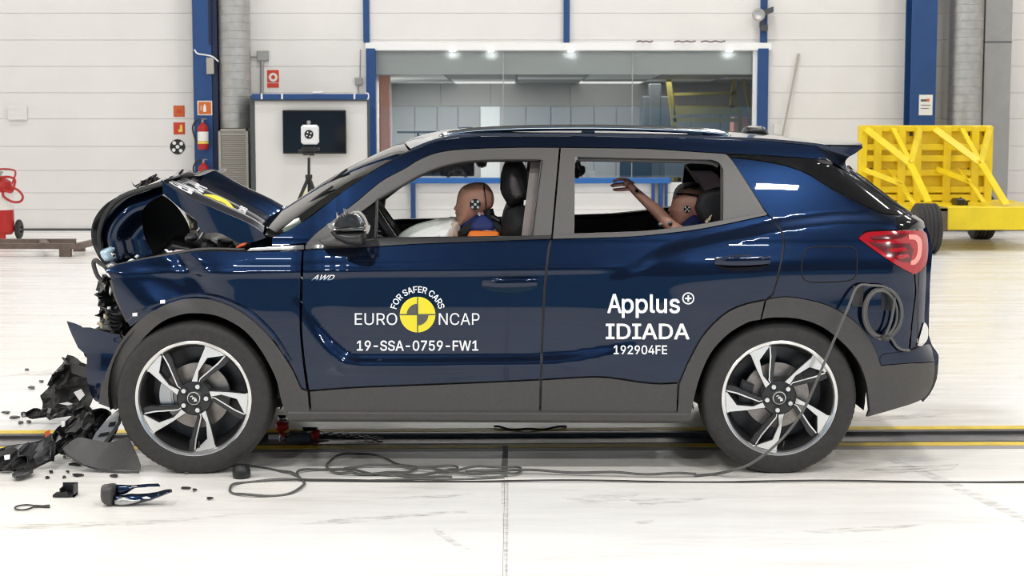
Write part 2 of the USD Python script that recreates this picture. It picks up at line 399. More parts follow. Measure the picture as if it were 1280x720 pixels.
# floor: slabs around the sunken tow rail that runs under the car
R0, R1 = pxz(640, 556)[1], pxz(640, 540)[1]          # near and far edge of the rail channel
SK = .024                                            # the rail runs slightly askew
fl = thing('floor', None, None, (0, 0, 0), kind='structure')
JX = pxz(630, 640)[0]
GY = pxz(640, 598)[1]
def slab(x0, x1, y0, y1, mat='floor_paint', top=0.0, name='floor_slab', th=.12, s0=0, s1=0):
    obj(fl, name, hull([(x, y + s * x, z) for x in (x0, x1) for y, s in ((y0, s0), (y1, s1)) for z in (top - th, top)]), mat, smooth=False)
slab(XL, JX - .0006, YF, R0 - .16, s1=SK); slab(JX + .0006, XR, YF, R0 - .16, s1=SK)
obj(fl, 'joint_fill', hull([(x + q, y, z) for x, y, q in ((JX - .018, GY + .03, 0), (JX + .012, GY + .02, 0), (JX - .012, R0 - .03, 0), (JX + .014, R0 - .03, 0)) for z in (-.001, .0016)]), 'joint_dark', smooth=False)
slab(XL, XR, R1 + .107, YB, s0=SK)
slab(XL, XR, YF, YB, 'groove_dark', -.11, 'subfloor', .05)
obj(fl, 'joint_strip', box(JX + .012, JX + .016, YF, GY - .01, -.001, .0008), 'joint_grey', smooth=False)
def rail(y0, y1, mat, top, name, th): slab(XL, XR, y0, y1, mat, top, name, th, SK, SK)
slab(XL, JX - .008, R0 - .156, R0 - .077, 'plate_grey', .0, 'cover_plate', .02, SK, SK); slab(JX + .008, XR, R0 - .156, R0 - .077, 'plate_grey', .0, 'cover_plate', .02, SK, SK)
rail(R0 - .075, R0 + .010, 'line_yellow', .0015, 'yellow_line', .02)
rail(R1 + .020, R1 + .105, 'line_yellow', .0015, 'yellow_line', .02)
rail(R0 + .014, R0 + .04, 'rail_dark', .002, 'rail_flange', .03)
rail(R0 + .042, R1 - .10, 'rail_steel', -.004, 'rail_bed', .03)
rail(R1 - .10, R1 - .075, 'rail_dark', .012, 'tow_rail', .03)
rail(R1 - .073, R1 - .035, 'rail_steel', -.012, 'rail_slot', .03)
rail(R1 - .034, R1 - .012, 'rail_dark', .002, 'rail_flange', .03)
rail(R1 - .010, R1 + .018, 'rail_steel', .0, 'rail_flange', .03)
for sc_ in ([(462, 624), (500, 621), (560, 619), (596, 617), (560, 622), (500, 625)], [(370, 655), (430, 648), (500, 643), (580, 638), (585, 641), (500, 648), (420, 656)], [(0, 656), (90, 654), (200, 650), (330, 640), (200, 655), (60, 662), (0, 661)], [(538, 658), (552, 664), (575, 680), (590, 688), (570, 684), (545, 668)], [(700, 622), (760, 617), (800, 617), (790, 625), (730, 630)],
            [(780, 622), (850, 624), (900, 621), (860, 628), (800, 632)], [(1000, 664), (1060, 660), (1160, 655), (1120, 662), (1040, 668)], [(1105, 574), (1120, 574), (1200, 605), (1290, 650), (1280, 654), (1180, 606)], [(1060, 588), (1120, 583), (1200, 580), (1190, 588), (1100, 593)], [(790, 652), (815, 650), (820, 653), (800, 656)], [(0, 470), (60, 462), (110, 464), (60, 470)], [(1020, 530), (1050, 520), (1200, 516), (1150, 524)], [(626, 602), (636, 602), (635, 720), (631, 720)]):
    q_ = np.array([pxz(u, v, 0) for u, v in sc_]); vv_, ff_ = trimesh.creation.triangulate_polygon(Polygon(q_[:, :2]).buffer(0), engine='earcut')
    obj(fl, 'scuff_mark', (np.column_stack([vv_, np.full(len(vv_), .0012)]), ff_), 'scuff', smooth=False)
# back wall in pale horizontal panels, joints recessed
wb = thing('wall_back', None, None, (0, WY, 0), kind='structure')
obj(wb, 'wall_core', box(XL, XR, WY + .06, WY + .2, 4.6, ZC), 'wall_white', smooth=False)
rows = [wz(v) for v in (283, 262, 241, 213, 183, 148.5, 116, 83, 50, 16.5)]; rows[0] = 0.0
while rows[-1] < 4.6: rows.append(rows[-1] + .435)
wl0, wl1, wt, wbm = wx(461), wx(957), wz(55), wz(228)
def panel_row(x0, x1, z0, z1):
    if x1 - x0 > .05 and z1 - z0 > .03: obj(wb, 'wall_panel', box(x0, x1, WY, WY + .06, z0 + .002, z1 - .002, .002), 'wall_white', smooth=False)
for a, b in zip(rows[:-1], rows[1:]):
    for x0, x1 in ((XL, wx(-260)), (wx(-260), wx(243)), (wx(243), wl0), (wl1, wx(1140)), (wx(1140), wx(1460)), (wx(1460), XR)):
        panel_row(x0 + .003, x1 - .003, a, b)
    if b <= wbm + .001: panel_row(wl0 + .003, wl1 - .003, a, b)
    elif a < wbm: panel_row(wl0 + .003, wl1 - .003, a, wbm)
    if a >= wt: panel_row(wl0 + .003, wx(707), a, b); panel_row(wx(707) + .003, wl1 - .003, a, b)
    elif b > wt: panel_row(wl0 + .003, wx(707), wt, b); panel_row(wx(707) + .003, wl1 - .003, wt, b)
zz = wz(116)
for x0, x1, z0, z1 in ((XL, wl0, 0, 4.6), (wl1, XR, 0, 4.6), (wl0, wl1, 0, wbm), (wl0, wl1, wt, 4.6)):
    obj(wb, 'panel_backing', box(x0, x1, WY + .062, WY + .2, z0, z1), 'joint_grey', smooth=False)
bb = thing('baseboard_back', None, None, (0, WY, 0), kind='structure')
obj(bb, 'skirting', box(XL, XR, WY - .03, WY, 0, .035), 'dark_post', smooth=False)
obj(W0, 'wall_left', box(XL - .2, XL, YF, YB, 0, ZC), 'wall_white', smooth=False, kind='structure')
obj(W0, 'wall_right', box(XR, XR + .2, YF, YB, 0, ZC), 'wall_white', smooth=False, kind='structure')
wf = thing('wall_front', None, None, (0, YF, 0), kind='structure')
obj(wf, 'wall_lower', box(XL, XR, YF - .2, YF, 0, 2.6), 'hall_blue', smooth=False)
obj(wf, 'wall_upper', box(XL, XR, YF - .2, YF, 2.6, ZC), 'hall_grey', smooth=False)
obj(W0, 'ceiling', box(XL, XR, YF, YB, ZC, ZC + .1), 'ceiling_grey', smooth=False, kind='structure')

# ---- control-room window
win = thing('window_1', None, None, (0, WY, 0), kind='structure')
obj(win, 'window_beam', box(wx(458), wx(962), WY - .10, WY + .05, wz(63, WY - .10), wz(53.5, WY - .10), .008), 'beam_white', smooth=False)
gz0, gz1 = wz(224), wz(61)
obj(win, 'window_post', box(wx(459), wx(470.5), WY - .12, WY + .05, 0, gz1, .006), 'blue_steel', smooth=False)
obj(win, 'window_post', box(wx(945), wx(958), WY - .12, WY + .05, 0, gz1, .006), 'blue_steel', smooth=False)
obj(win, 'window_jamb', box(wx(940), wx(945), WY - .05, WY + .05, wbm, gz1, .004), 'room_white', smooth=False)
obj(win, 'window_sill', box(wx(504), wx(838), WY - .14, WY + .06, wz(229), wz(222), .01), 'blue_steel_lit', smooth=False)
for u, w in ((516, .075), (817, .05), (826.5, .07), (833.5, .04)): obj(win, 'sill_post', box(wx(u, WY - .08) - w / 2, wx(u, WY - .08) + w / 2, WY - .13, WY - .03, 0, wz(228), .005), 'blue_steel', smooth=False)
xs = [wx(470.5), wx(629), wx(790), wx(940)]
for a, b in zip(xs[:-1], xs[1:]):
    obj(win, 'window_pane', box(a + .006, b - .006, WY + .01, WY + .02, wz(222), gz1), 'window_glass', smooth=False)
for a in xs[1:3]: obj(win, 'pane_joint', box(a - .006, a + .006, WY + .004, WY + .026, wz(222), gz1), 'room_grey', smooth=False)
for u in (565.5, 614, 714, 912):
    c = px(u, 64, WY - .06); c[2] = wz(63, WY - .10)
    obj(win, 'downlight', lathe([(.0, .0), (.045, .0), (.05, .012), (.05, .03)], c + [0, 0, -.012], 'z', 20), 'downlight_glow')
for u0, u1 in ((455.5, 463), (704, 711.5), (948, 956)):
    obj(win, 'upper_post', box(wx(u0), wx(u1), WY - .07, WY, wz(53), 4.6, .005), 'blue_steel', smooth=False)
# ---- the control room behind the glass
RB = 22.6
cr = thing('wall_inner_back', None, None, (0, RB, 0), kind='structure')
RX0, RX1 = wx(470.5) - .1, wx(950)
obj(cr, 'back_wall', box(RX0, RX1 + 2, RB + .02, RB + .1, 0, 3.2), 'joint_grey', smooth=False)
obj(W0, 'wall_inner_side', box(RX0 - .1, RX0, WY + .2, RB, 0, 3.2), 'room_white', smooth=False, kind='structure')
obj(W0, 'wall_inner_side', box(RX1 + 2, RX1 + 2.1, WY + .2, RB, 0, 3.2), 'room_grey', smooth=False, kind='structure')
obj(W0, 'floor_inner', box(RX0, RX1 + 2, WY + .2, RB, -.05, 0), 'room_dark', smooth=False, kind='structure')
obj(W0, 'trim_1', box(RX0, RX1 + 2, WY + .1, WY + .16, wz(93, WY + .1), 3.1), 'room_white', smooth=False, kind='structure')
zr = wz(105, RB); zs = wz(133, RB)
for k, (u0, u1) in enumerate(((486, 551), (552, 613), (614, 629), (630, 712), (713, 790), (791, 870), (871, 960))):
    obj(cr, 'wall_panel', box(wx(u0, RB), wx(u1, RB), RB, RB + .03, zs + .006, zr, .003), 'room_grey', smooth=False)
for k, (u0, u1) in enumerate(((486, 518), (519, 546), (547, 572), (573, 600), (600.6, 625), (628, 657), (658, 688), (689, 713), (714, 742), (743, 770), (771, 800), (801, 830), (831, 862), (863, 900), (901, 950))):
    m = 'room_white' if k == 4 else 'room_grey'
    obj(cr, 'cupboard_front', box(wx(u0, RB), wx(u1, RB), RB - .02, RB + .02, .05, zs - .006, .004), m, smooth=False)
# ceiling tiles of the control room
zc = zr + .01
ci = thing('ceiling_inner', None, None, (0, 20, zc), kind='structure')
xg = np.arange(RX0, RX1 + 1.9, 1.2); yg = np.arange(WY + .22, RB, 1.1)
for i, x in enumerate(xg):
    for j, y in enumerate(yg):
        lit = (i in (0, 3, 5) and j == 1) or (i in (1, 3) and j == 3)
        obj(ci, 'light_panel' if lit else 'ceiling_tile', box(x + .02, x + 1.18, y + .02, y + 1.08, zc, zc + .02), 'lamp_glow' if lit and j == 3 else ('room_white' if lit or (i + j) % 3 == 0 else 'room_grey'), smooth=False)
obj(ci, 'ceiling_grid', box(RX0, RX1 + 2, WY + .2, RB, zc + .021, zc + .05), 'room_dark', smooth=False)
lamp_light('/World/control_room_light_000', -1.2, 20.6, zc - .05, 3.0, 1.6, 7.0); lamp_light('/World/control_room_light_001', 2.2, 20.6, zc - .05, 2.0, 1.6, 4.5)
c0, c1 = wx(474, WY + .5), wx(487, WY + .5)
obj(W0, 'column', box(c0, c1, WY + .5, WY + .8, 0, wz(92, WY + .5), .01), 'orange_column', smooth=False, label='orange brown pillar inside the control room at the left end of the window', cat='column')
dk = thing('control_desk', 'long dark desk in the control room seen through the car windows', 'desk', (0, 19.2, 0))
obj(dk, 'desk_top', box(wx(505), wx(860), 18.75, 19.5, .72, .76, .008), 'room_dark', smooth=False)
for u in (512, 640, 760, 850): obj(dk, 'leg', box(wx(u), wx(u) + .06, 18.8, 19.45, 0, .72), 'dark_post', smooth=False)
def monitor(u, w, h, z, Y, label, mat='screen_black'):
    t = thing('monitor', label, 'screen', (wx(u, Y), Y, .76))
    x = wx(u, Y)
    obj(t, 'screen', box(x - w / 2, x + w / 2, Y, Y + .05, z, z + h, .01), mat, smooth=False)
    obj(t, 'stand', cat(box(x - .03, x + .03, Y + .02, Y + .06, .76, z), box(x - .13, x + .13, Y - .06, Y + .12, .76, .775)), 'bezel', smooth=False)
monitor(738, .22, .13, .82, 19.0, 'small pale screen on the control desk seen through the rear side window', 'device_white')
monitor(795, .55, .34, .84, 19.2, 'dark screen on the control desk behind the raised arm of the rear dummy')
monitor(560, .9, .30, .86, 19.2, 'wide dark screen on the control desk left of the driver dummy')
monitor(850, .5, .30, .84, 19.2, 'dark screen at the right end of the control desk', 'room_dark')
# wide display bar high in the room
t = thing('wall_display', 'long dark bar screen on a bracket behind the control room glass', 'screen', (wx(545, 20.5), 20.5, 1.2))
obj(t, 'screen', box(wx(496, 20.5), wx(600, 20.5), 20.5, 20.56, wz(166.5, 20.5), wz(163, 20.5), .01), 'dark_post', smooth=False)
obj(t, 'bracket', box(wx(521, 20.5), wx(524, 20.5), 20.52, 20.58, 0, wz(166, 20.5)), 'dark_post', smooth=False)
m_ = lathe([(0, 0), (.1, .02), (.13, .1), (.11, .2), (0, .24)], px(582, 165, 20.2) - [0, 0, .1], 'z', 20)
t = thing('office_chair', 'dark rounded office chair back behind the control room glass', 'chair', (wx(582, 20.2), 20.2, 0))
cxx = wx(582, 20.2)
obj(t, 'backrest', box(cxx - .13, cxx + .13, 20.17, 20.24, 1.1, wz(156.5, 20.2), .06), 'dark_post')
obj(t, 'seat', box(cxx - .23, cxx + .23, 19.75, 20.2, .46, .54, .03), 'dark_post')
obj(t, 'pedestal', cat(cyl((cxx, 20.0, .06), (cxx, 20.0, .47), .03, 12), box(cxx - .03, cxx + .03, 20.2, 20.26, .5, 1.2), *[cyl((cxx, 20.0, .08), (cxx + .28 * math.cos(a), 20 + .28 * math.sin(a), .03), .025, 8) for a in np.arange(5) * 1.2566]), 'dark_post')
# tall dark cabinet and yellow reflection built as a frame at the right end, behind the glass
obj(W0, 'cabinet', cat(box(wx(812, 21), wx(826, 21), 21, 21.4, 0, wz(96, 21) - .12, .02), box(wx(804, 21), wx(840, 21), 21.02, 21.4, 0, wz(120, 21), .02)), 'dark_post', smooth=False, label='tall dark stepped cabinet behind the right half of the control room glass', cat='cabinet')
t = thing('reflection_rack', 'dull yellow reflection built as a steel rack behind the right end of the control room glass', 'rack', (wx(875, 20.2), 20.2, 0))
def bar3(a, b, w, mat, par, name, d=None):
    a, b = np.array(a, float), np.array(b, float); t_ = (b - a) / np.linalg.norm(b - a)
    s = np.cross(t_, [0, 1.0, 0]); s = s / np.linalg.norm(s) * w / 2; e = np.array([0, (d or w) / 2, 0])
    return obj(par, name, hull([p + i * s + j * e for p in (a, b) for i in (-1, 1) for j in (-1, 1)]), mat, smooth=False)
for (u0, v0, u1, v1, w) in ((835, 95, 845, 175, .09), (919, 93, 914, 135, .07), (928, 93, 940, 150, .05), (842, 118, 920, 116, .05), (842, 138, 925, 137, .16), (842, 150, 925, 150, .07)):
    bar3(px(u0, v0, 20.2), px(u1, v1, 20.2), w, 'yellow_olive', t, 'reflection_bar', .08)
bar3(px(845, 175, 20.2), [wx(845, 20.2), 20.2, 0], .09, 'yellow_olive', t, 'reflection_bar'); bar3(px(925, 137, 20.2), [wx(925, 20.2), 20.2, 0], .07, 'yellow_olive', t, 'reflection_bar')
obj(W0, 'storage_box', box(wx(916, 20.6), wx(936, 20.6), 20.6, 21.0, 0, wz(146, 20.6), .02), 'orange_column', smooth=False, label='orange brown box under the yellow reflection rack behind the control room glass', cat='box')

# ---- steel columns with what hangs on them
def h_column(u0, u1, Y, name_label, dark):
    t = thing('steel_column', name_label, 'column', (wx((u0 + u1) / 2, Y), Y, 0))
    a, b = wx(u0, Y), wx(u1, Y)
    obj(t, 'flange', box(a, b, Y, Y + .03, 0, ZC, .004), 'blue_steel', smooth=False)
    obj(t, 'flange', box(a, b, WY - .035, WY - .005, 0, ZC, .004), 'blue_steel', smooth=False)
    obj(t, 'web', box((a + b) / 2 - .012, (a + b) / 2 + .012, Y + .03, WY - .035, 0, ZC), 'navy_slot', smooth=False)
    return t
cy_ = WY - .42
lc = h_column(243, 266, cy_, 'blue steel column on the left holding the red fire extinguishers', 0)
obj(lc, 'cable_channel', box(wx(266.3, cy_), wx(273, cy_), cy_ + .02, cy_ + .1, 0, ZC), 'navy_slot', smooth=False)
obj(lc, 'junction_box', pxbox(258, 72, 267, 92.5, cy_ - .05, .05, .006), 'grille_beige', smooth=False, label='small pale junction box')
obj(lc, 'conduit_slot', box(wx(263, cy_), wx(266.5, cy_), cy_ - .012, cy_, wz(56, cy_), ZC), 'navy_slot', smooth=False)
obj(lc, 'white_cable', ctube([px(243, 62, cy_ - .02), px(247, 67, cy_ - .03), px(256, 68.5, cy_ - .04), px(266, 71, cy_ - .03), px(273, 77, cy_ - .02)], .012), 'device_white')
rc = h_column(1137, 1168.5, cy_, 'blue steel column on the right with a white notice on it', 0)
obj(rc, 'notice', pxbox(1148.5, 118.5, 1166, 144, cy_ - .008, .008), 'sign_white', smooth=False)
obj(rc, 'notice_print', cat(pxbox(1151, 124, 1158, 127, cy_ - .010, .003), pxbox(1151, 131, 1163, 132, cy_ - .010, .003), pxbox(1151, 135, 1161, 136, cy_ - .010, .003)), 'cable_grey', smooth=False)
obj(rc, 'notice_mark', pxbox(1158, 123.5, 1162, 127, cy_ - .010, .003), 'orange_sign', smooth=False)
def sign(u0, v0, u1, v1, Y, mat, rim, label, glyphs, gm='sign_white'):
    t = thing('safety_sign', label, 'sign', (wx((u0 + u1) / 2, Y), Y, wz(v1, Y)))
    obj(t, 'border', pxbox(u0, v0, u1, v1, Y - .006, .006), rim, smooth=False)
    obj(t, 'panel', pxbox(u0 + 1.2, v0 + 1.2, u1 - 1.2, v1 - 1.2, Y - .009, .004), mat, smooth=False)
    for g in glyphs: obj(t, 'pictogram', pxprism(g, Y - .013, .005) if not hasattr(g, 'vertices') else g, gm, smooth=False)
    return t
bottle = lambda cx, cy, s: [(cx - 1.6 * s, cy + 4 * s), (cx + 1.6 * s, cy + 4 * s), (cx + 1.6 * s, cy - 2 * s), (cx + .8 * s, cy - 3.4 * s), (cx + .5 * s, cy - 5 * s), (cx - .5 * s, cy - 5 * s), (cx - .8 * s, cy - 3.4 * s), (cx - 1.6 * s, cy - 2 * s)]
sign(247, 126, 265, 144, cy_, 'orange_sign', 'sign_white', 'red and white extinguisher sign on the blue column', [bottle(255.8, 135.5, 1.1), [(251, 132), (252, 132), (251.6, 138), (250.8, 138)]])
sign(217, 132, 230.5, 146, WY, 'orange_sign', 'red_sign', 'upper of two small orange red signs on the wall beside the left column', [[(220, 141), (222, 136), (224, 139), (226, 135), (227, 142)]], 'red_sign')
sign(217, 153, 231, 168, WY, 'red_sign', 'red_sign', 'lower small red sign with yellow figure above the round target', [[(223, 165), (223, 162), (225, 161), (225, 156), (228, 156), (228, 165)]], 'sign_yellow')
tq = px(341.5, 96.5, WY - .01)
t = sign(334, 87.5, 348.5, 103, WY, 'red_sign', 'red_sign', 'red hose reel sign beside the grey conduit', [])
obj(t, 'pictogram', lathe([(.034, 0), (.034, .004), (.072, .004), (.072, 0)], tq - [0, .006, 0], 'y', 24), 'sign_white')
obj(t, 'text_plate', pxbox(334, 104, 348.5, 109.5, WY - .008, .008), 'red_sign', smooth=False)
def marker(u, v, r, Y, par, W=None):
    """Round black target with five white dots."""
    c = px(u, v, Y); s = r
    obj(par, 'disc', lathe([(0, 0), (s, 0), (s, .006)], c - [0, .006, 0], 'y', 32), 'bezel')
    for du, dv in ((0, 0), (-.5, -.42), (.42, -.5), (.5, .42), (-.42, .5)):
        obj(par, 'dot', lathe([(0, 0), (s * .24, 0), (s * .24, .003)], c + [du * s, -.009, dv * s], 'y', 16), 'white_print')
t = thing('target_marker', 'round black target with five white dots on the wall', 'marker', px(222, 193, WY))
marker(222, 183.5, .125, WY, t)
obj(W0, 'wall_box', cat(pxbox(9, 132, 33, 150, WY - .05, .05, .01), pxbox(10, 137, 32.5, 137.8, WY - .054, .01), pxbox(10, 143, 32.5, 143.8, WY - .054, .01)), 'wall_white', smooth=False, label='pale ventilation box on the white wall at far left', cat='vent')
def extinguisher(c, h, r, label, upside=False):
    t = thing('fire_extinguisher', label, 'fire extinguisher', c)
    x, y, z = c
    obj(t, 'cylinder', lathe([(0, 0), (r * .85, 0), (r, .03), (r, h * .62), (r * .9, h * .72), (r * .35, h * .8), (r * .32, h * .84), (0, h * .84)], c, 'z', 28), 'red_plastic')
    obj(t, 'label_band', lathe([(r * 1.015, h * .26), (r * 1.015, h * .55)], c, 'z', 28), 'sign_white')
    obj(t, 'label_print', lathe([(r * 1.03, h * .18), (r * 1.03, h * .25)], c, 'z', 28), 'sign_yellow')
    obj(t, 'valve', cat(box(x - .018, x + .018, y - .018, y + .018, z + h * .82, z + h * .92, .004), box(x - .02, x + .07, y - .012, y + .012, z + h * .92, z + h * .95, .004), hull([(x - .02, y - .01, z + h * .95), (x - .02, y + .01, z + h * .95), (x + .07, y + .01, z + h), (x + .07, y - .01, z + h), (x - .02, y, z + h * .93), (x + .06, y, z + h * .99)])), 'steel', smooth=False)
    obj(t, 'hose', ctube([(x - .01, y, z + h * .9), (x - r * 1.1, y, z + h * .9), (x - r * 1.9, y, z + h * .7), (x - r * 1.7, y, z + h * .45), (x - r * 1.1, y, z + h * .2)], .014), 'black_plastic')
    obj(t, 'bracket', box(x - r * .6, x + r * .6, y + r * .8, y + r * 1.6, z + h * .3, z + h * .5), 'steel', smooth=False)
    return t
EY = cy_ - .12
extinguisher(px(254, 187, EY), .52, .085, 'red fire extinguisher hanging high on the blue column under its sign')
extinguisher(px(255, 236, EY), .50, .085, 'red fire extinguisher low on the blue column half hidden by the crumpled bonnet')
# ---- ducts
def duct(u, w, v_end, Y, label, z_end=None):
    r = w / 2; c = px(u, 100, Y); z0 = z_end if z_end is not None else wz(v_end, Y); pr = [(r * .96, z0)]; z = z0
    while z < ZC: pr += [(r, z + .004), (r, z + .118), (r + .006, z + .121), (r + .006, z + .126), (r, z + .129)]; z += .13
    return obj(W0, 'spiral_duct', lathe(pr, (c[0], Y, 0), 'z', 40), 'galvanised', label=label, cat='duct')
duct(294, .50, 160.5, WY - .3, 'round silver spiral duct standing on the beige grille box')
duct(1206.5, .53, 235, WY - .3, 'round silver spiral duct behind the yellow trolley', .4)
t = thing('air_outlet', 'beige louvred air outlet box under the left round duct', 'vent', px(292, 240, WY - .6))
gx0, gx1, gY = wx(273, WY - .6), wx(310, WY - .6), WY - .6
gzt, gzb = wz(161, gY), .02
obj(t, 'housing', box(gx0, gx1, gY + .02, WY - .02, gzb, gzt, .006), 'grille_beige', smooth=False)
for a in (box(gx0, gx0 + .035, gY - .01, gY + .02, gzb, gzt), box(gx1 - .035, gx1, gY - .01, gY + .02, gzb, gzt), box(gx0, gx1, gY - .01, gY + .02, gzt - .035, gzt), box(gx0, gx1, gY - .01, gY + .02, gzb, gzb + .035)): obj(t, 'frame_rail', a, 'grille_beige', smooth=False)
n = int((gzt - gzb - .08) / .035)
obj(t, 'louvres', cat(*[hull([(gx0 + .03, gY - .005, z), (gx1 - .03, gY - .005, z), (gx0 + .03, gY + .02, z + .022), (gx1 - .03, gY + .02, z + .022), (gx0 + .03, gY + .02, z + .028), (gx1 - .03, gY + .02, z + .028)]) for z in gzb + .04 + np.arange(n) * .035]), 'grille_beige', smooth=False, kind='stuff')
t = thing('flat_duct', 'flat grey sheet metal duct beside the right round duct', 'duct', (wx(1244), WY - .3, 0))
fz = [wz(52.5, WY - .3), ZC]
obj(t, 'duct_section', box(wx(1228, WY - .3), wx(1261.5, WY - .3), WY - .3, WY - .01, .05, fz[0] - .003, .006), 'grey_duct', smooth=False)
obj(t, 'duct_section', box(wx(1228, WY - .3), wx(1261.5, WY - .3), WY - .3, WY - .01, fz[0] + .003, ZC, .006), 'grey_duct', smooth=False)
obj(t, 'flange', box(wx(1227.5, WY - .3), wx(1262, WY - .3), WY - .31, WY - .01, fz[0] - .006, fz[0] + .006), 'dark_post', smooth=False)
# ---- booth with the television
BY = 16.9
t = thing('booth', 'white partition booth with blue beam that carries the television', 'partition', (wx(390, BY), BY, 0))
bt = wz(124.5, BY)
obj(t, 'partition', box(wx(319, BY), wx(461, BY), BY, BY + .08, 0, bt), 'wall_booth', smooth=False)
obj(t, 'post', box(wx(313, BY), wx(319, BY), BY - .01, BY + .9, 0, wz(120, BY), .004), 'dark_post', smooth=False)
obj(t, 'post', box(wx(459.2, BY), wx(461.5, BY), BY - .012, BY + .08, 0, bt, .003), 'dark_post', smooth=False)
obj(t, 'beam', box(wx(316, BY), wx(461, BY), BY - .06, BY + .1, bt, wz(117.5, BY), .006), 'blue_steel', smooth=False)
obj(t, 'beam_slot', box(wx(316, BY), wx(461, BY), BY - .05, BY + .1, bt - .025, bt - .002), 'dark_post', smooth=False)
for u in (327, 352.5, 443): obj(t, 'clip', pxbox(u - 1, 117, u + 1, 124, BY - .075, .02), 'device_white', smooth=False)
obj(t, 'side_return', box(wx(319, BY), wx(319, BY) + .06, BY + .08, WY - .02, 0, bt), 'wall_booth', smooth=False)
obj(W0, 'cable_tube', tube([px(391, 116, BY - .02), px(404, 115.5, BY - .02)], .02, 10), 'device_white', label='short pale tube lying on the blue beam above the television', cat='tube')
obj(W0, 'cable_loop', ctube([px(457, 116.5, BY - .08), px(460, 117, BY - .08), px(460.8, 121, BY - .08), px(459.5, 124.5, BY - .08)], .01), 'device_white', label='white cable curl at the right end of the blue beam', cat='cable')
t = thing('television', 'large black television mounted on the white booth wall', 'television', px(393, 192, BY))
obj(t, 'bezel', pxbox(353.6, 137.5, 432.3, 192.3, BY - .14, .05, .01), 'bezel', smooth=False)
obj(t, 'screen', pxbox(355, 139, 431, 190.5, BY - .143, .004), 'screen_black', smooth=False)
obj(t, 'wall_mount', pxbox(380, 155, 406, 176, BY - .09, .09), 'bezel', smooth=False)
t = thing('junction_box', 'grey junction box with conduit down to the blue beam near the left duct', 'box', px(327, 117, WY))
obj(t, 'housing', pxbox(321, 63.5, 335.5, 76, WY - .06, .06, .008), 'grey_duct', smooth=False)
obj(t, 'conduit', cat(tube([px(327.5, 76, WY - .03), px(327.5, 122, WY - .03)], .03, 12), tube([px(321, 71, WY - .03), px(312, 71, WY - .03)], .012, 8)), 'grey_duct')
t = thing('antenna_box', 'small grey box with a thin upright rod near the window corner', 'box', px(448, 117, WY))
obj(t, 'housing', pxbox(443.5, 97, 453, 106, WY - .05, .05, .006), 'grey_duct', smooth=False)
obj(t, 'rod', cat(tube([px(450, 97, WY - .02), px(450.5, 62, WY - .02)], .008, 8), tube([px(448, 106, WY - .02), px(448, 117, WY - .02)], .012, 8)), 'grey_duct')
# floodlight at the right upper post
t = thing('floodlight', 'round wall floodlight on the blue post above the window corner', 'lamp', px(949, 28, WY - .2))
c = px(948.5, 18.5, WY - .25)
obj(t, 'lamp_ring', lathe([(.07, .0), (.1, .0), (.105, .03), (.08, .12), (.0, .14)], c, 'y', 28), 'grille_beige')
obj(t, 'lens', lathe([(0, .012), (.07, .01)], c, 'y', 28), 'rim_machined')
obj(t, 'bracket', cat(hull([px(u, v, WY - d) for u, v in ((955, 12), (967, 8), (967, 15), (957, 19)) for d in (.08, .25)]), pxbox(951, 12, 956, 20, WY - .14, .1)), 'dark_post', smooth=False)
obj(t, 'clamp', cat(pxbox(952, 31, 960, 38.5, WY - .2, .12), pxbox(950, 27, 955, 34, WY - .15, .08)), 'dark_post', smooth=False)
# clutter on the window beam
for k, (u0, u1, v, lb) in enumerate(((795, 815, 52, 'short dark cable scrap on the white window beam, left one'), (842, 868, 51.5, 'dark cable lying along the white window beam, middle one'), (875, 905, 52, 'thin cable on the white window beam near its right end'))):
    z = wz(53.5, WY - .10) + .012; q = [np.array([wx(u, WY - .15), WY - .15 + .02 * (-1) ** i, z + .012 * (i % 2)]) for i, u in enumerate(np.linspace(u0, u1, 6))]
    obj(W0, 'cable_scrap', ctube(q, .011), 'rusty_brown', label=lb, cat='cable')
# leaning thin profile and small socket plate right of the window
bar3(px(978, 170, WY - .12), px(998.5, 67, WY - .03), .03, 'grille_beige', W0, 'leaning_strip', .03)
meta(stage.GetPrimAtPath('/World/leaning_strip'), 'thin pale strip leaning on the white wall right of the window', 'strip')
BASES.pop('/World/leaning_strip', None)
obj(W0, 'wall_socket', cat(pxbox(967, 155, 982, 168, WY - .03, .03, .004), pxbox(973, 145, 974.5, 154, WY - .02, .02)), 'wall_white', smooth=False, label='pale socket box on the white wall above the car roof rear', cat='socket')

# ---- tripod with white target box
TY = 14.6
t = thing('tripod', 'black tripod standing before the television', 'tripod', (wx(386, TY), TY, 0))
ft = [np.array([wx(386, TY) + dx, TY + dy, 0.0]) for dx, dy in ((-.42, -.2), (.40, -.22), (.02, .45))]
hub = px(386, 221, TY)
for f in ft: obj(t, 'leg', tube([hub, hub * .55 + f * .45, f], [.026, .022, .014], 10), 'black_plastic')
obj(t, 'centre_column', cat(tube([hub - [0, 0, .35], px(386, 197, TY)], .02, 12), tube([hub - [0, 0, .03], hub + [0, 0, .03]], .05, 14)), 'satin_black')
obj(t, 'neck', tube([px(386, 197, TY), px(386, 192, TY)], .02, 12), 'steel')
hd = px(386, 187, TY)
obj(t, 'pan_head', cat(box(hd[0] - .09, hd[0] + .09, TY - .06, TY + .06, hd[2] - .03, hd[2] + .045, .015), tube([hd + [-.15, 0, -.02], hd + [.15, 0, .01]], .025, 10), tube([hd + [-.08, 0, -.05], hd + [.08, 0, -.06]], .03, 10)), 'black_plastic')
t = thing('measuring_device', 'white box with a black round dial on top of the tripod', 'device', px(386, 181, TY))
obj(t, 'housing', pxbox(376, 156, 397, 180.5, TY - .09, .18, .03), 'device_white', smooth=20)
obj(t, 'dial', lathe([(0, 0), (.062, 0), (.066, .02)], px(386, 168, TY - .1), 'y', 28), 'bezel')
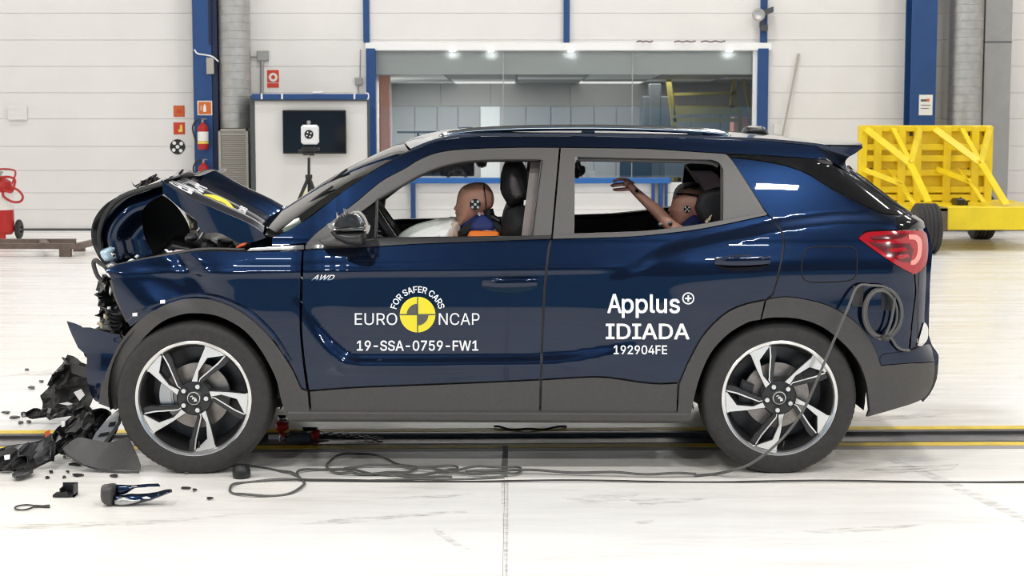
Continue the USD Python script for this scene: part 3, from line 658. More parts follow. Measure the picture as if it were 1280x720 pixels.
for k in range(4):
    a = k * math.pi / 2 + .5; obj(t, 'dial_mark', lathe([(0, 0), (.011, 0), (.011, .004)], px(386, 168, TY - .104) + [.033 * math.cos(a), 0, .033 * math.sin(a)], 'y', 12), 'device_white')
obj(t, 'knob', lathe([(0, .05), (.022, .045), (.03, .02), (.02, 0), (.02, -.03)], px(386, 155, TY), 'z', 16), 'grey_duct')
obj(W0, 'yellow_board', hull([px(u, v, Y) for u, v in ((381, 229), (384, 231), (366, 303.3), (356, 303.3)) for Y in (15.2, 15.22)]), 'pale_yellow', smooth=False, label='pale yellow board seen between the tripod legs', cat='board')

# ---- wheeled fire extinguisher at the left edge
QY = 15.8
t = thing('fire_extinguisher_trolley', 'large red wheeled fire extinguisher at the left edge of the picture', 'fire extinguisher', (wx(-3, QY), QY, 0))
cx, r = wx(-2, QY), (wx(14, QY) - wx(-2, QY)); zt, zb = wz(222, QY), wz(293, QY)
obj(t, 'tank', lathe([(0, zb), (r * .8, zb), (r, zb + .05), (r, zt - .16), (r * .85, zt - .06), (r * .4, zt), (0, zt)], (cx, QY, 0), 'z', 36), 'red_plastic')
obj(t, 'label_band', lathe([(r * 1.01, wz(262, QY)), (r * 1.01, wz(240, QY))], (cx, QY, 0), 'z', 36), 'sign_white')
obj(t, 'hose', cat(ctube([px(-2, 222, QY - .1), px(10, 221, QY - .15), px(18, 224, QY - .18), px(18, 231, QY - .2), px(14, 240, QY - .22), px(3, 237, QY - .24)], .018), ctube([px(16, 234, QY - .22), px(24, 239, QY - .22), px(28.5, 246, QY - .22), px(25, 252, QY - .22), px(15, 252, QY - .22), px(5, 246, QY - .22), px(3, 240, QY - .22)], .018)), 'red_plastic')
obj(t, 'valve', cat(cyl((cx, QY, zt - .02), (cx, QY, zt + .1), .03, 12), cyl((cx - .05, QY, zt + .08), (cx + .05, QY, zt + .08), .015, 10)), 'steel')
for k in (-1, 1):
    obj(t, 'wheel', lathe([(.05, -.03), (.13, -.03), (.15, -.015), (.15, .015), (.13, .03), (.05, .03)], (cx + r * 1.2 * (1 if k > 0 else -1), QY + .12, .15), 'x', 28), 'rubber')
obj(t, 'axle', tube([(cx - r * 1.35, QY + .12, .15), (cx + r * 1.35, QY + .12, .15)], .018, 10), 'steel')
obj(t, 'skid', box(cx - .1, cx + .1, QY - .16, QY - .1, 0, zb + .04), 'red_plastic', smooth=False)
obj(t, 'handle', ctube([(cx - .15, QY + .1, zt - .1), (cx - .16, QY + .2, zt + .1), (cx + .16, QY + .2, zt + .1), (cx + .15, QY + .1, zt - .1)], .014), 'red_plastic')
# ---- low brown steel frame on the floor at left
t = thing('steel_frame', 'low brown steel frame lying on the floor by the left wall', 'frame', (wx(30, 12.5), 12.5, 0))
def fpt(u, v, z=.17): return pxz(u, v, z)
A, B, C_, D = fpt(-70, 304), fpt(101, 304.5), fpt(122, 298.5), fpt(-70, 299)
def beam(a, b, h=.07, w=.1):
    a, b = np.array(a), np.array(b); d = (b - a) / np.linalg.norm(b - a); s = np.cross(d, [0, 0, 1]); s = s / np.linalg.norm(s) * w / 2
    return hull([p + i * s + [0, 0, j * h] for p in (a, b) for i in (-1, 1) for j in (-1, 0)])
obj(t, 'long_beam', beam(A, B), 'rusty_brown', smooth=False); obj(t, 'long_beam', beam(D, C_ - [.3, 0, 0]), 'rusty_brown', smooth=False)
obj(t, 'cross_beam', beam(B - [.05, 0, 0], C_), 'rusty_brown', smooth=False); obj(t, 'cross_beam', beam(B - [.45, 0, 0], C_ - [.75, 0, 0]), 'rusty_brown', smooth=False)
for p in (B - [.2, 0, 0], C_ - [.25, 0, 0], A + [.4, 0, 0]): obj(t, 'foot', box(p[0] - .07, p[0] + .07, p[1] - .05, p[1] + .05, 0, .11), 'rusty_brown', smooth=False)

# ---- yellow barrier trolley at right
NY, PY = 13.2, 15.4
t = thing('barrier_trolley', 'yellow steel barrier trolley with braced panel and black tyres at right', 'trolley', (px(1180, 290, 14)[0], 14.2, 0))
X = lambda u, Y=PY: px(u, 167, Y)[0]
Z = lambda v, Y=PY: px(640, v, Y)[2]
p0, p1, pz1, pz0 = X(1075), X(1240), Z(158), Z(262)
obj(t, 'face_plate', box(p0, p1, PY + .12, PY + .16, pz0, pz1), 'yellow_paint', smooth=False)
for u in (1080, 1098, 1128, 1148, 1185, 1220, 1237): obj(t, 'upright', box(X(u) - .055, X(u) + .055, PY, PY + .12, pz0, pz1, .006), 'yellow_paint', smooth=False)
for v in (160.5, 184, 198, 216, 237, 247, 259): obj(t, 'rail', box(p0, p1, PY + .02, PY + .125, Z(v) - .045, Z(v) + .045, .006), 'yellow_paint', smooth=False)
for u in (1092, 1142, 1178, 1216, 1234):
    for v in (167, 213): obj(t, 'slot', box(X(u) - .03, X(u) + .03, PY + .108, PY + .119, Z(v) - .035, Z(v) + .035), 'dark_post', smooth=False)
by0 = 13.6
def br(u0, v0, y0, u1, v1, y1, w=.09): return bar3(px(u0, v0, y0), px(u1, v1, y1), w, 'yellow_paint', t, 'brace', w)
br(1082, 161, PY - .02, 1137, 204, 14.5); br(1137, 204, 14.5, 1160, 252, by0 + .1); br(1116, 160, PY - .02, 1138, 203, 14.5, .065); br(1150, 161, PY - .02, 1138, 203, 14.5, .08)
br(1168, 161, PY - .02, 1226, 204, 14.5); br(1226, 204, 14.5, 1257, 255, by0 + .1); br(1202, 160, PY - .02, 1225, 203, 14.5, .065); br(1237, 161, PY - .02, 1226, 203, 14.5, .08)
br(1080, 212, PY - .02, 1127, 230, 14.6, .075); br(1127, 230, 14.6, 1142, 255, by0 + .2, .065); br(1112, 212, PY - .02, 1124, 228, 14.6, .07)
br(1170, 211, PY - .02, 1212, 227, 14.6, .075); br(1212, 227, 14.6, 1230, 253, by0 + .2, .065); br(1199, 211, PY - .02, 1210, 226, 14.6, .07)
a, b = px(1184.5, 287.5, by0), px(1330, 258.5, by0)
obj(t, 'drawbar', box(a[0], b[0], by0, by0 + .35, a[2], b[2], .01), 'yellow_paint', smooth=False)
a2 = px(1168, 286, by0 + .1)
obj(t, 'chassis_beam', box(a2[0], b[0], by0 + 2.0, by0 + 2.3, a[2], b[2], .01), 'yellow_paint', smooth=False)
obj(t, 'deck', box(X(1085, 14.2), b[0], by0 + .02, PY + .1, b[2] - .06, b[2] - .015), 'yellow_paint', smooth=False)
obj(t, 'axle_box', box(px(1170, 280, by0)[0], px(1186, 280, by0)[0], by0 + .02, by0 + .4, a[2] - .02, b[2] - .01, .01), 'rusty_brown', smooth=False)
def trolley_tyre(x, y, r, w):
    pr = [(r * .55, -w / 2), (r * .9, -w / 2), (r * .97, -w * .42)]
    for k in np.linspace(-.36, .36, 5): pr += [(r, w * (k - .06)), (r, w * (k + .04)), (r * .965, w * (k + .045)), (r * .965, w * (k + .08))]
    pr += [(r * .97, w * .45), (r * .9, w / 2), (r * .55, w / 2)]
    obj(t, 'tyre', lathe(pr, (x, y, r), 'x', 48), 'rubber'); obj(t, 'wheel_disc', lathe([(0, -.06), (r * .57, -.06), (r * .57, .06), (0, .06)], (x, y, r), 'x', 32), 'yellow_paint')
rt = (px(640, 254, NY)[2]) / 2
trolley_tyre(px(1157, 285, NY)[0], NY, rt, .30); trolley_tyre(px(1226, 290, 16.0)[0], 16.0, rt, .30)
obj(t, 'axle', tube([(px(1157, 285, NY)[0], NY, rt), (px(1190, 285, NY)[0], NY + .5, rt)], .04, 10), 'yellow_paint')
obj(t, 'axle', tube([(px(1226, 290, 16.0)[0] - .3, 16.0, rt), (px(1330, 290, 16.0)[0], 16.0, rt)], .04, 10), 'yellow_paint')
obj(t, 'hydraulic_unit', cat(box(X(1196, 14.4), X(1207, 14.4), 14.3, 14.6, b[2] - .02, Z(248, 14.4), .02), tube([px(1194, 256, 14.4), px(1209, 255, 14.4)], .04, 12), tube([px(1200, 247, 14.4), px(1205, 258, 14.4)], .02, 10)), 'black_plastic')
# ================================================================== the crashed car
YC = 0.935                                       # centre plane of the car
WF, WR, TR = px(242, 505, .03)[0], px(975, 500, .03)[0], .3585
_prof = PchipInterpolator([.0, .15, .22, .30, .40, .46, .52, .60, .70, .77, .86, .94, .985, 1.09, 1.105, 1.2, 1.35, 1.5, 1.57, 1.62, 1.75],
                          [.14, .10, .062, .042, .034, .024, .013, .010, .009, .010, .018, .024, .033, .070, .074, .117, .190, .275, .328, .385, .55])
_sil = [(170, 1130), (190, 1095), (205, 1066), (225, 1088), (240, 1106), (256, 1126), (268, 1143), (276, 1153), (288, 1157.5), (310, 1160), (340, 1157), (370, 1156), (400, 1155), (420, 1155), (430, 1160), (442, 1168), (465, 1168), (485, 1162), (500, 1150), (525, 1130)]
_sp = np.array([px(u, v, .40) for v, u in _sil]); _o = np.argsort(_sp[:, 2])
XR_ = PchipInterpolator(_sp[_o, 2], _sp[_o, 0], extrapolate=True)
_cr = np.array([px(u, v, .02)[[0, 2]] for u, v in ((372, 380), (385, 396), (400, 415), (418, 434), (436, 446), (452, 449), (520, 449), (600, 448), (690, 446), (760, 436), (830, 415))])
ZL = PchipInterpolator(_cr[:, 0], _cr[:, 1], extrapolate=False); DZL = ZL.derivative()
_ha = np.array([px(u, v, .02)[[0, 2]] for u, v in ((740, 352), (770, 340), (800, 327), (825, 313), (850, 303), (880, 297), (930, 288), (985, 276), (1060, 268))])
HL = PchipInterpolator(_ha[:, 0], _ha[:, 1], extrapolate=False)
sst = lambda t: (lambda q: q * q * (3 - 2 * q))(np.clip(t, 0, 1))
def S(x, z):
    """Inset of the car's near side from its widest plane, at length x and height z."""
    x = np.asarray(x, float); z = np.asarray(z, float); x, z = np.broadcast_arrays(x, z)
    y = _prof(np.clip(z, 0, 1.74))
    # scallop of the doors: a ledge that climbs at its front end
    xc = np.clip(x, _cr[0, 0], _cr[-1, 0]); zl = ZL(xc); t = (z - zl) / np.sqrt(1 + 1.6 * DZL(xc) ** 2)
    w = sst((x - (_cr[0, 0] - .04)) / .22) * (1 - sst((x - .18) / .50))
    y = y + w * .026 * sst((t + .030) / .050) * np.exp(-np.maximum(t - .02, 0) / .17) - w * .008 * np.exp(-((t + .03) / .03) ** 2)
    # haunch over the rear wheel
    hl = HL(np.clip(x, _ha[0, 0], _ha[-1, 0])); th = hl - z
    y = y - .024 * sst((x - .38) / .45) * sst((th + .015) / .07) * (1 - sst((th - .16) / .30))
    # shoulder crease
    y = y - .006 * np.exp(-((z - .965 - .012 * x) / .018) ** 2) * (1 - sst((x - .35) / .25))
    # plan curve, nose and tail
    y = y + .055 * (np.clip(-1.15 - x, 0, 2) / .6) ** 2 + .045 * (np.clip(x - 1.15, 0, 2) / .7) ** 2
    xr = XR_(np.clip(z, _sp[_o, 2][0], _sp[_o, 2][-1])); R = .30
    u = np.clip((x - (xr - R)) / R, 0, .998); y = y + R * .95 * (1 - np.sqrt(1 - u ** 2.4))
    # buckles of the crushed front wing
    k = sst((-1.12 - x) / .45) * sst((z - .45) / .2)
    y = y + k * (.010 * np.sin(9.0 * (z + .55 * x) * 2.2 + 1.0) + .014 * np.sin(11 * x + 6 * z))
    y = y + .018 * np.exp(-((x + 1.50 + .8 * (z - .95)) / .05) ** 2) * sst((z - .80) / .15)
    return y
def on(u, v, off=0.0):
    y = .03
    for _ in range(6):
        p = px(u, v, y); y = float(S(p[0], p[2])) + off
    return px(u, v, y)
def onp(pts): return np.array([on(u, v)[[0, 2]] for u, v in pts])
C = lambda *pts: [tuple(p) for p in catmull(pts, 6)]
car = thing('car', 'dark blue crash-tested SUV with crushed front end, white lettering and alloy wheels', 'car', (0, YC, 0))
def both(name, m, mat, parent=car, label=None, smooth=35, near_only=False):
    p = obj(parent, name, m, mat, smooth, label)
    if not near_only: obj(parent, name, flip_side(m, YC), mat, smooth)
    return p
def panel(pts, off=0.0, th=.016, step=.014, shrink=.0022, holes=()):
    pol = poly_of(onp(pts))
    if shrink: pol = pol.buffer(-shrink, join_style=2)
    for h in holes: pol = pol.difference(poly_of(onp(h)))
    if pol.geom_type == 'MultiPolygon': pol = max(pol.geoms, key=lambda g: g.area)
    V, F = gridclip(pol, step); return shell(V, F, lambda x, z: S(x, z) + off, th)

# ---- side panels (pixels of the photograph -> the body surface)
front_door = C((379, 313), (400, 311), (430, 308.5), (520, 304), (600, 301), (689, 298)) + C((689, 298), (685, 313), (680, 360), (677, 420), (675, 474)) + C((675, 474), (600, 477.5), (500, 481.5), (440, 484), (386, 488)) + C((386, 488), (380, 445), (377, 405), (378, 350), (379, 313))
FD = both('front_door', panel(front_door), 'paint')
rear_door = C((691, 298), (760, 296), (800, 294), (860, 287.5), (905, 279.5), (958, 268)) + C((958, 268), (972, 282), (979.5, 303), (973, 340), (965, 368)) + [(957, 374)] + C((957, 374), (930, 380), (905, 392), (880, 417), (862, 448), (848, 478)) + C((848, 478), (825, 479), (800, 477), (770, 472.5), (740, 470.5), (677, 474)) + C((677, 474), (679, 420), (682, 360), (687, 313), (691, 298))
RD = both('rear_door', panel(rear_door), 'paint')
arch_r_out = C((957, 374), (985, 371), (1020, 377), (1046, 387), (1073, 406), (1091, 431), (1100, 456))
quarter = C((913, 197), (936, 232), (959, 267), (973, 281.5), (981, 303), (974.5, 340), (966.5, 368)) + [(959, 374)] + arch_r_out + [(1104, 443), (1136, 438)] + C((1136, 438), (1140, 400), (1144, 366), (1143, 344)) + C((1140, 341.5), (1120, 331.5), (1096, 315), (1072.5, 298)) + C((1072.5, 298), (1084, 288.5), (1120, 287), (1140, 286.5)) + [(1140, 269)] + C((1140, 269), (1116, 269), (1100, 266), (1072, 253), (1036, 234), (1008, 217), (980, 207), (945, 200.5), (913, 197))
both('quarter_panel', panel(quarter), 'paint')
rail_low = C((340, 307.5), (383, 304)) + C((383, 304), (395, 291.5), (415, 276), (444, 253), (477, 226), (505, 210.8), (524, 199.3), (545, 191), (575, 186.3), (640, 184), (700, 184), (810, 185.5), (880, 190), (952, 193.5), (1034, 199.3))
rail_up = C((1019, 183), (1017, 182.3), (952, 176.5), (883, 173.8), (760, 171), (640, 170.4), (592, 171), (561, 174), (539, 179), (517, 187.8), (499, 196), (480, 207), (465, 215), (427, 241), (395, 266), (374, 280), (349, 293.5))
both('roof_side_rail', panel(rail_low + rail_up + [(340, 297)], step=.01, shrink=.001), 'paint')
dark_refl = C((905, 193), (952, 195), (1035, 200.5), (1060, 216), (1098, 240), (1139, 268)) + C((1139, 268), (1116, 268), (1100, 265), (1072, 252), (1036, 233), (1008, 216), (980, 206), (945, 199.5), (912, 196))
both('reflection_panel', panel(dark_refl, off=.002), 'gloss_black')  # black panel standing for a dark reflection in the blue paint
# front wing with its buckled top edge
wing = C((139, 334), (146, 331), (154, 329), (170, 325.5), (195, 321), (225, 316.5), (256, 313.5), (306, 314.5), (378, 313)) + C((378, 313), (376, 350), (375, 405), (378, 445), (383.5, 487.5)) + [(377, 486.5)] + C((377, 486.5), (363, 456), (341, 424), (316, 399), (290, 382.5), (262, 374.3), (233, 373.3), (204, 382), (185, 393), (165, 405)) + C((160, 402), (151, 385), (144, 369), (139, 350), (131, 336))
FW = both('front_wing', panel(wing, step=.012), 'paint')
strip_w = C((160, 402), (178, 389), (205, 377), (235, 369.5), (262, 370.3), (290, 378.5), (318, 395.5), (344, 421)) + C((341, 425), (316, 400), (290, 383), (262, 374.5), (233, 373.5), (204, 382.5), (185, 393.5), (163, 408))
both('wing_lip', panel(strip_w, off=-.008, th=.02, shrink=0, step=.01), 'paint', near_only=True)
# wheel-arch cladding and rocker
arch_f = C((124, 504), (128, 480), (135, 461), (150, 429), (175, 400), (204, 382), (233, 373), (262, 374), (290, 383), (316, 400), (341, 425), (363, 457), (377, 486)) + [(385, 489), (388, 521), (360, 522)] + C((359, 522), (352, 500), (345, 472), (327, 438), (305, 412), (276, 396), (251, 391.5), (225, 393.5), (197, 406.5), (168, 438), (151, 472), (146, 512))
both('arch_cladding', panel(arch_f, off=-.014, th=.05, shrink=.001, step=.012), 'cladding')
in_r = C((1087, 519), (1082, 479), (1071, 450), (1049, 425), (1024, 407), (995, 398), (963, 397), (951, 399.5))
arch_r1 = [(957, 375.5)] + arch_r_out[1:] + [(1101, 457)] + C((1101, 457), (1097, 490), (1087, 519)) + in_r
both('arch_cladding', panel(arch_r1, off=-.014, th=.05, shrink=.0015, step=.012), 'cladding')
arch_r0 = [(955.5, 375.5)] + C((955, 375.5), (930, 381), (905, 393), (880, 418), (862, 449), (849, 479)) + [(846, 519), (863, 519)] + C((863, 519), (872, 479), (887, 443), (909, 418), (934, 403), (950, 399.5))
both('arch_cladding', panel(arch_r0, off=-.014, th=.05, shrink=.0015, step=.012), 'cladding')
sillf = C((387, 489), (440, 485), (500, 482.5), (600, 478.5), (675, 475)) + [(674, 519), (390, 521.5)]
both('door_cladding', panel(sillf, off=-.006, th=.03), 'cladding')
sillr = C((677, 475), (740, 471.5), (770, 473.5), (800, 478), (825, 480), (847, 479)) + [(846, 518), (676, 519)]
both('door_cladding', panel(sillr, off=-.006, th=.03), 'cladding')
rk0, rk1 = px(361, 525, .05), px(862, 525, .05)
def rocker(side):
    sec = np.array([(.055, .316), (.030, .300), (.024, .290), (.030, .262), (.055, .245), (.12, .235), (.25, .24), (.25, .316)])
    xs_ = np.linspace(rk0[0], rk1[0], 24); P = np.stack([np.stack([np.full(len(sec), x), sec[:, 0], sec[:, 1] - .004 * (x - xs_[0])], 1) for x in xs_])
    return gridmesh(P)
both('rocker', tm(rocker(0)), 'cladding')
# bumper at the rear
bump = C((1100, 457), (1136, 454), (1152, 453.5), (1168, 452)) + C((1168, 452), (1167, 470), (1162, 488), (1148, 501), (1115, 512), (1083, 521)) + C((1083, 521), (1090, 500), (1096, 480), (1100, 457))
both('rear_bumper', panel(bump, off=-.008, th=.03, shrink=.001), 'cladding')
bump2 = C((1100, 456), (1103, 443.5), (1136, 438.5), (1155, 431), (1163, 432), (1168, 451)) + C((1168, 451.5), (1152, 453), (1136, 453.5), (1100, 456.5))
both('bumper_upper', panel(bump2, off=-.004, th=.03, shrink=.001), 'paint')
tg_side = C((1144, 342), (1153, 337.5), (1158, 333), (1157, 370), (1155.5, 400), (1155, 418), (1150, 430)) + C((1138, 437), (1141, 400), (1145.5, 366))
both('tailgate_side', panel(tg_side, off=.002, th=.02, shrink=.001, step=.01), 'paint')
refl = C((1146, 432), (1151, 415), (1155, 403), (1160, 410), (1159, 424), (1152, 433))
both('reflector', panel(refl, off=-.006, th=.02, shrink=.001, step=.01), 'chrome')
lip = C((1120, 271), (1140, 270), (1153, 273), (1155, 279), (1153, 286), (1122, 286)) 
both('tailgate_lip', panel(lip, off=-.004, th=.03, shrink=0, step=.01), 'gloss_black')
# tail lamp
tl = C((1073, 297.5), (1078, 294), (1086, 290), (1120, 288.5), (1152, 288)) + C((1152, 288), (1158, 293), (1160, 310), (1158, 328), (1152, 337)) + C((1152, 337.5), (1146, 341), (1140, 341.5), (1120, 331), (1096, 315), (1073, 298))
lampp = both('tail_lamp', panel(tl, off=-.006, th=.03, shrink=0, step=.008), 'tail_red', label='red tail lamp', near_only=True)
obj(car, 'tail_lamp', flip_side(panel(tl, off=-.006, th=.03, shrink=0, step=.012), YC), 'tail_red')
for pts, mt, of in ((C((1135, 293), (1145, 293.5), (1151, 299), (1152, 310), (1150, 322), (1144, 330), (1138, 331)) + C((1138, 326), (1143, 323), (1146, 315), (1146, 305), (1143, 300), (1136, 299)), 'tail_pale', -.009),
                    ([(1087, 296), (1120, 292), (1137, 291.5), (1126, 298), (1090, 300)], 'tail_dark', -.008),
                    ([(1084, 302), (1100, 303), (1136, 303), (1141, 312), (1138, 328), (1126, 327), (1110, 318)], 'tail_dark', -.0075),
                    ([(1092, 300.5), (1134, 301), (1138, 304), (1096, 304)], 'tail_red', -.010), ([(1108, 311), (1130, 309), (1135, 313), (1114, 315)], 'tail_red', -.010), ([(1118, 320), (1134, 317), (1137, 321), (1124, 324)], 'tail_red', -.010)):
    obj(lampp, 'lamp_element', panel(pts, off=of, th=.004, shrink=0, step=.008), mt)
# fuel flap outline, door handles
def strip_line(pts, w, off, mat, name, parent=car, closed=False):
    q = np.array([on(u, v, off) for u, v in catmull(pts, 6, closed)])
    if closed: q = np.vstack([q, q[:1]])
    return obj(parent, name, tube(q, w, 6), mat)
flap = C((1008, 312), (1018, 309), (1050, 308.5), (1066, 309.5), (1071, 316), (1071, 335), (1069, 345), (1060, 351), (1030, 353), (1010, 352), (1003, 345), (1003, 325), (1008, 312))
obj(car, 'fuel_flap', panel(flap[:-1], off=-.0015, th=.004, shrink=.003, step=.012), 'paint')
strip_line(flap[:-1][::4], .0035, .001, 'dark_void', 'flap_gap', closed=True)
def handle(u0, u1, v, parent):
    a, b = on(u0, v), on(u1, v); L = b[0] - a[0]; n = 14; rows_ = []
    cup = poly_of(np.array([(a[0] + L * (.5 + .52 * math.cos(t)), (a[2] + b[2]) / 2 + .036 * math.sin(t) - .006) for t in np.linspace(0, 2 * np.pi, 40, endpoint=False)]))
    V, F = gridclip(cup, .01); obj(parent, 'handle_recess', shell(V, F, lambda x, z: S(x, z) - .0012, .003), 'gloss_black')
    for s in np.linspace(0, 1, n):
        x = a[0] + L * s; zc_ = a[2] + (b[2] - a[2]) * s + .004 + .006 * s; out = .006 + .042 * min(1, math.sin(math.pi * min(s * 1.25, .5)) if s < .4 else 1) * (1 if s < .9 else .8)
        h = .018 + .004 * math.sin(math.pi * s); y = S(x, zc_) - out
        rows_.append([(x, y + .008 * math.cos(k) * -1 + .004, zc_ + h * math.sin(k)) for k in np.linspace(0, 2 * np.pi, 13)])
    hd_ = obj(parent, 'door_handle', gridmesh(np.array(rows_)), 'paint')
handle(603, 671, 354.5, car); handle(893, 961, 327, car)
kc = on(657, 352.5, -.046); obj(car, 'lock_cylinder', lathe([(0, 0), (.008, .001), (.009, .006)], kc, 'y', 16), 'chrome')
# chrome spear at the base of the front pillar, belt trims
for pts in ([(309, 313.5), (313, 310), (380, 306), (380, 311.8)], [(382, 306), (410, 305.4), (437, 307.8), (410, 309.6), (382, 311.4)]):
    obj(car, 'chrome_strip', panel(pts, off=-.008, th=.012, shrink=0, step=.01), 'chrome', label='bright metal strip')
beltf = C((437, 303), (470, 299.5), (520, 298), (600, 296.2), (689, 293.8)) + C((688, 298.3), (600, 301.5), (520, 304.5), (440, 309.5), (384, 311))
both('belt_trim', panel(beltf, off=-.008, th=.03, shrink=0, step=.01), 'satin_black')
beltr = C((692, 293.6), (760, 292), (800, 289.5), (860, 282.7), (905, 275), (957, 265)) + C((958.5, 268.5), (905, 280), (860, 288), (800, 294.5), (760, 296.5), (691, 298.3))
both('belt_trim', panel(beltr, off=-.008, th=.03, shrink=0, step=.01), 'frame_grey')
# door frames
open_f = C((471, 250), (500, 233.5), (525, 219.5), (550, 209.5), (575, 203.5), (600, 201), (640, 200.3), (677, 200.4)) + [(665, 296.5), (471, 299), (440, 301)] + [(447, 268)]
fr_out = C((383, 304), (395, 291.5), (415, 276), (444, 253.6), (477, 226.6), (505, 211.4), (524, 199.9), (545, 191.6), (575, 187), (640, 184.7), (699, 184.6)) + [(689, 297), (470, 302), (384, 311)]
both('window_frame', panel(fr_out, off=.001, th=.05, shrink=.001, step=.009, holes=[open_f]), 'frame_grey')
open_r = [(718.5, 196)] + C((718.5, 196), (760, 197), (830, 198.4), (890, 199.6)) + C((890, 199.6), (899, 203.5), (904.5, 212)) + [(904, 276)] + C((904, 276), (860, 283.5), (811, 289), (760, 291.3), (718, 292.5))
frr_out = C((701, 184.6), (760, 185.3), (810, 186.2), (880, 190.6), (899, 191.8)) + C((899, 191.8), (912, 196.5), (936, 232), (957.5, 266.5)) + C((957.5, 266.5), (905, 277.5), (860, 285.5), (800, 292), (760, 294.3), (691, 296))
both('window_frame', panel(frr_out, off=.001, th=.05, shrink=.001, step=.009, holes=[open_r]), 'frame_grey')
def seal(pts, w=.006, off=-.003, near=False):
    q = np.array([on(u, v, off) for u, v in pts]); both('window_seal', tube(np.vstack([q, q[:1]]), w, 6), 'satin_black', near_only=near)
seal(open_f[:-2], near=True); seal(open_r)
# inner seal, a step deeper
seal([(u * .995 + 576 * .005, v * .985 + 252 * .015) for u, v in open_f[:-2]], .006, .03, True); seal([(u * .99 + 811 * .01, v * .985 + 245 * .015) for u, v in open_r], .006, .03)
# sail panel with the small quarter light at the mirror
both('sail_panel', panel([(444, 270), (469, 252.5), (468.5, 299), (436, 303)], off=.02, th=.012, shrink=0, step=.012), 'gloss_black', near_only=True)
strip_line([(470.5, 252), (470, 275), (469, 299)], .006, .004, 'satin_black', 'division_bar')
# dark inner skin behind the gaps
inner = C((384, 308), (520, 306), (689, 301), (800, 297), (905, 283), (958, 272)) + C((985, 300), (985, 370), (955, 378), (905, 396), (868, 445), (850, 500)) + [(700, 510), (400, 512), (384, 480), (381, 380)]
both('inner_panel', panel(inner, off=.022, th=.03, shrink=0, step=.03), 'interior_dark')
both('rail_backing', panel(C((384, 306), (415, 278), (477, 228), (545, 193), (575, 188), (640, 186), (810, 187), (899, 192), (1035, 198)) + C((1018, 184), (952, 178), (883, 175.5), (640, 172), (561, 176), (499, 198), (427, 243), (352, 294)), off=.02, th=.02, shrink=0, step=.02), 'interior_dark')
both('quarter_backing', panel(C((905, 194), (1035, 200), (1136, 268)) + [(1136, 285), (1076, 299), (1130, 340), (1134, 437), (1102, 443), (1097, 448), (1075, 412), (1046, 392), (985, 376), (958, 379), (968, 368), (983, 303), (960, 268)], off=.022, th=.03, shrink=0, step=.025), 'interior_dark')

# ---- upper body across the car
def loft(edge, centre, n=25, p=2.2):
    """edge, centre: matching 3-D rows; spans from the near edge over the centre plane to the mirrored far edge."""
    E_, C0 = np.asarray(edge), np.asarray(centre); u = np.linspace(-1, 1, n); P = np.zeros((len(E_), n, 3))
    for k, q in enumerate(u):
        w = abs(q) ** p; P[:, k] = C0 + (E_ - C0) * w
        ye = YC + (E_[:, 1] - YC) * abs(q); P[:, k, 1] = ye if q <= 0 else 2 * YC - ye
    return gridmesh(P)
ws_e = [on(u, v, .006) for u, v in catmull([(351, 294), (374, 280), (395, 266), (427, 241), (465, 215), (499, 196), (512, 189.5)], 4)]
ws_c = [px(u, v, YC) for u, v in catmull([(338, 272), (362, 258), (384, 243.5), (418, 221.5), (457, 200.5), (494, 183), (508, 178.5)], 4)]
wsg = obj(car, 'windscreen', thick(loft(ws_e, ws_c), .005), 'windscreen_glass')
rf_e = [on(u, v, .002) for u, v in catmull([(514, 188.8), (539, 178.6), (561, 173.6), (592, 170.6), (640, 170), (760, 170.6), (883, 173.4), (952, 176), (1018, 182), (1036, 185.5)], 5)]
rf_c = [px(u, v, YC) for u, v in catmull([(510, 177.8), (535, 170), (558, 165.5), (590, 162.7), (640, 161), (760, 160.5), (883, 165.5), (950, 170.5), (1016, 178), (1034, 180.5)], 5)]
obj(car, 'roof', thick(loft(rf_e, rf_c, 31), .012), 'paint')
obj(car, 'headliner', loft([p + [0, .02, -.05] for p in rf_e[6:]], [p + [0, 0, -.05] for p in rf_c[6:]], 9), 'fabric_grey')
# header joint across the top of the windscreen, pale reflection strip
# roof bars
for side in (0, 1):
    pts = [(546, 173.5), (560, 168.5), (580, 164.8), (610, 162.2), (660, 160.2), (740, 159.6), (820, 161.2), (880, 164.2), (903, 167.5), (915, 171)]
    q = np.array([px(u, v, .40) for u, v in catmull(pts, 5)]); m = tube(q, np.interp(np.linspace(0, 1, len(q)), [0, .06, .94, 1], [.004, .016, .016, .004]), 10)
    r_ = obj(car, 'roof_bar', m if side == 0 else flip_side(m, YC), 'chrome')
    for u in (585, 735, 868):
        p = px(u, 166, .40); mm = hull([p + [dx, dy, dz] for dx, dz in ((-.05, -.05), (.05, -.05), (-.03, .012), (.03, .012)) for dy in (-.014, .014)])
        obj(r_, 'bar_foot', mm if side == 0 else flip_side(mm, YC), 'gloss_black')
# fin aerial
fin = [(925, 170), (927, 163), (932, 158.5), (940, 157.3), (950, 157.3), (956, 159.5), (961, 168), (960, 171)]
obj(car, 'roof_aerial', inflate(pxpoly(C(*fin), YC), YC, .045, .008), 'satin_black')
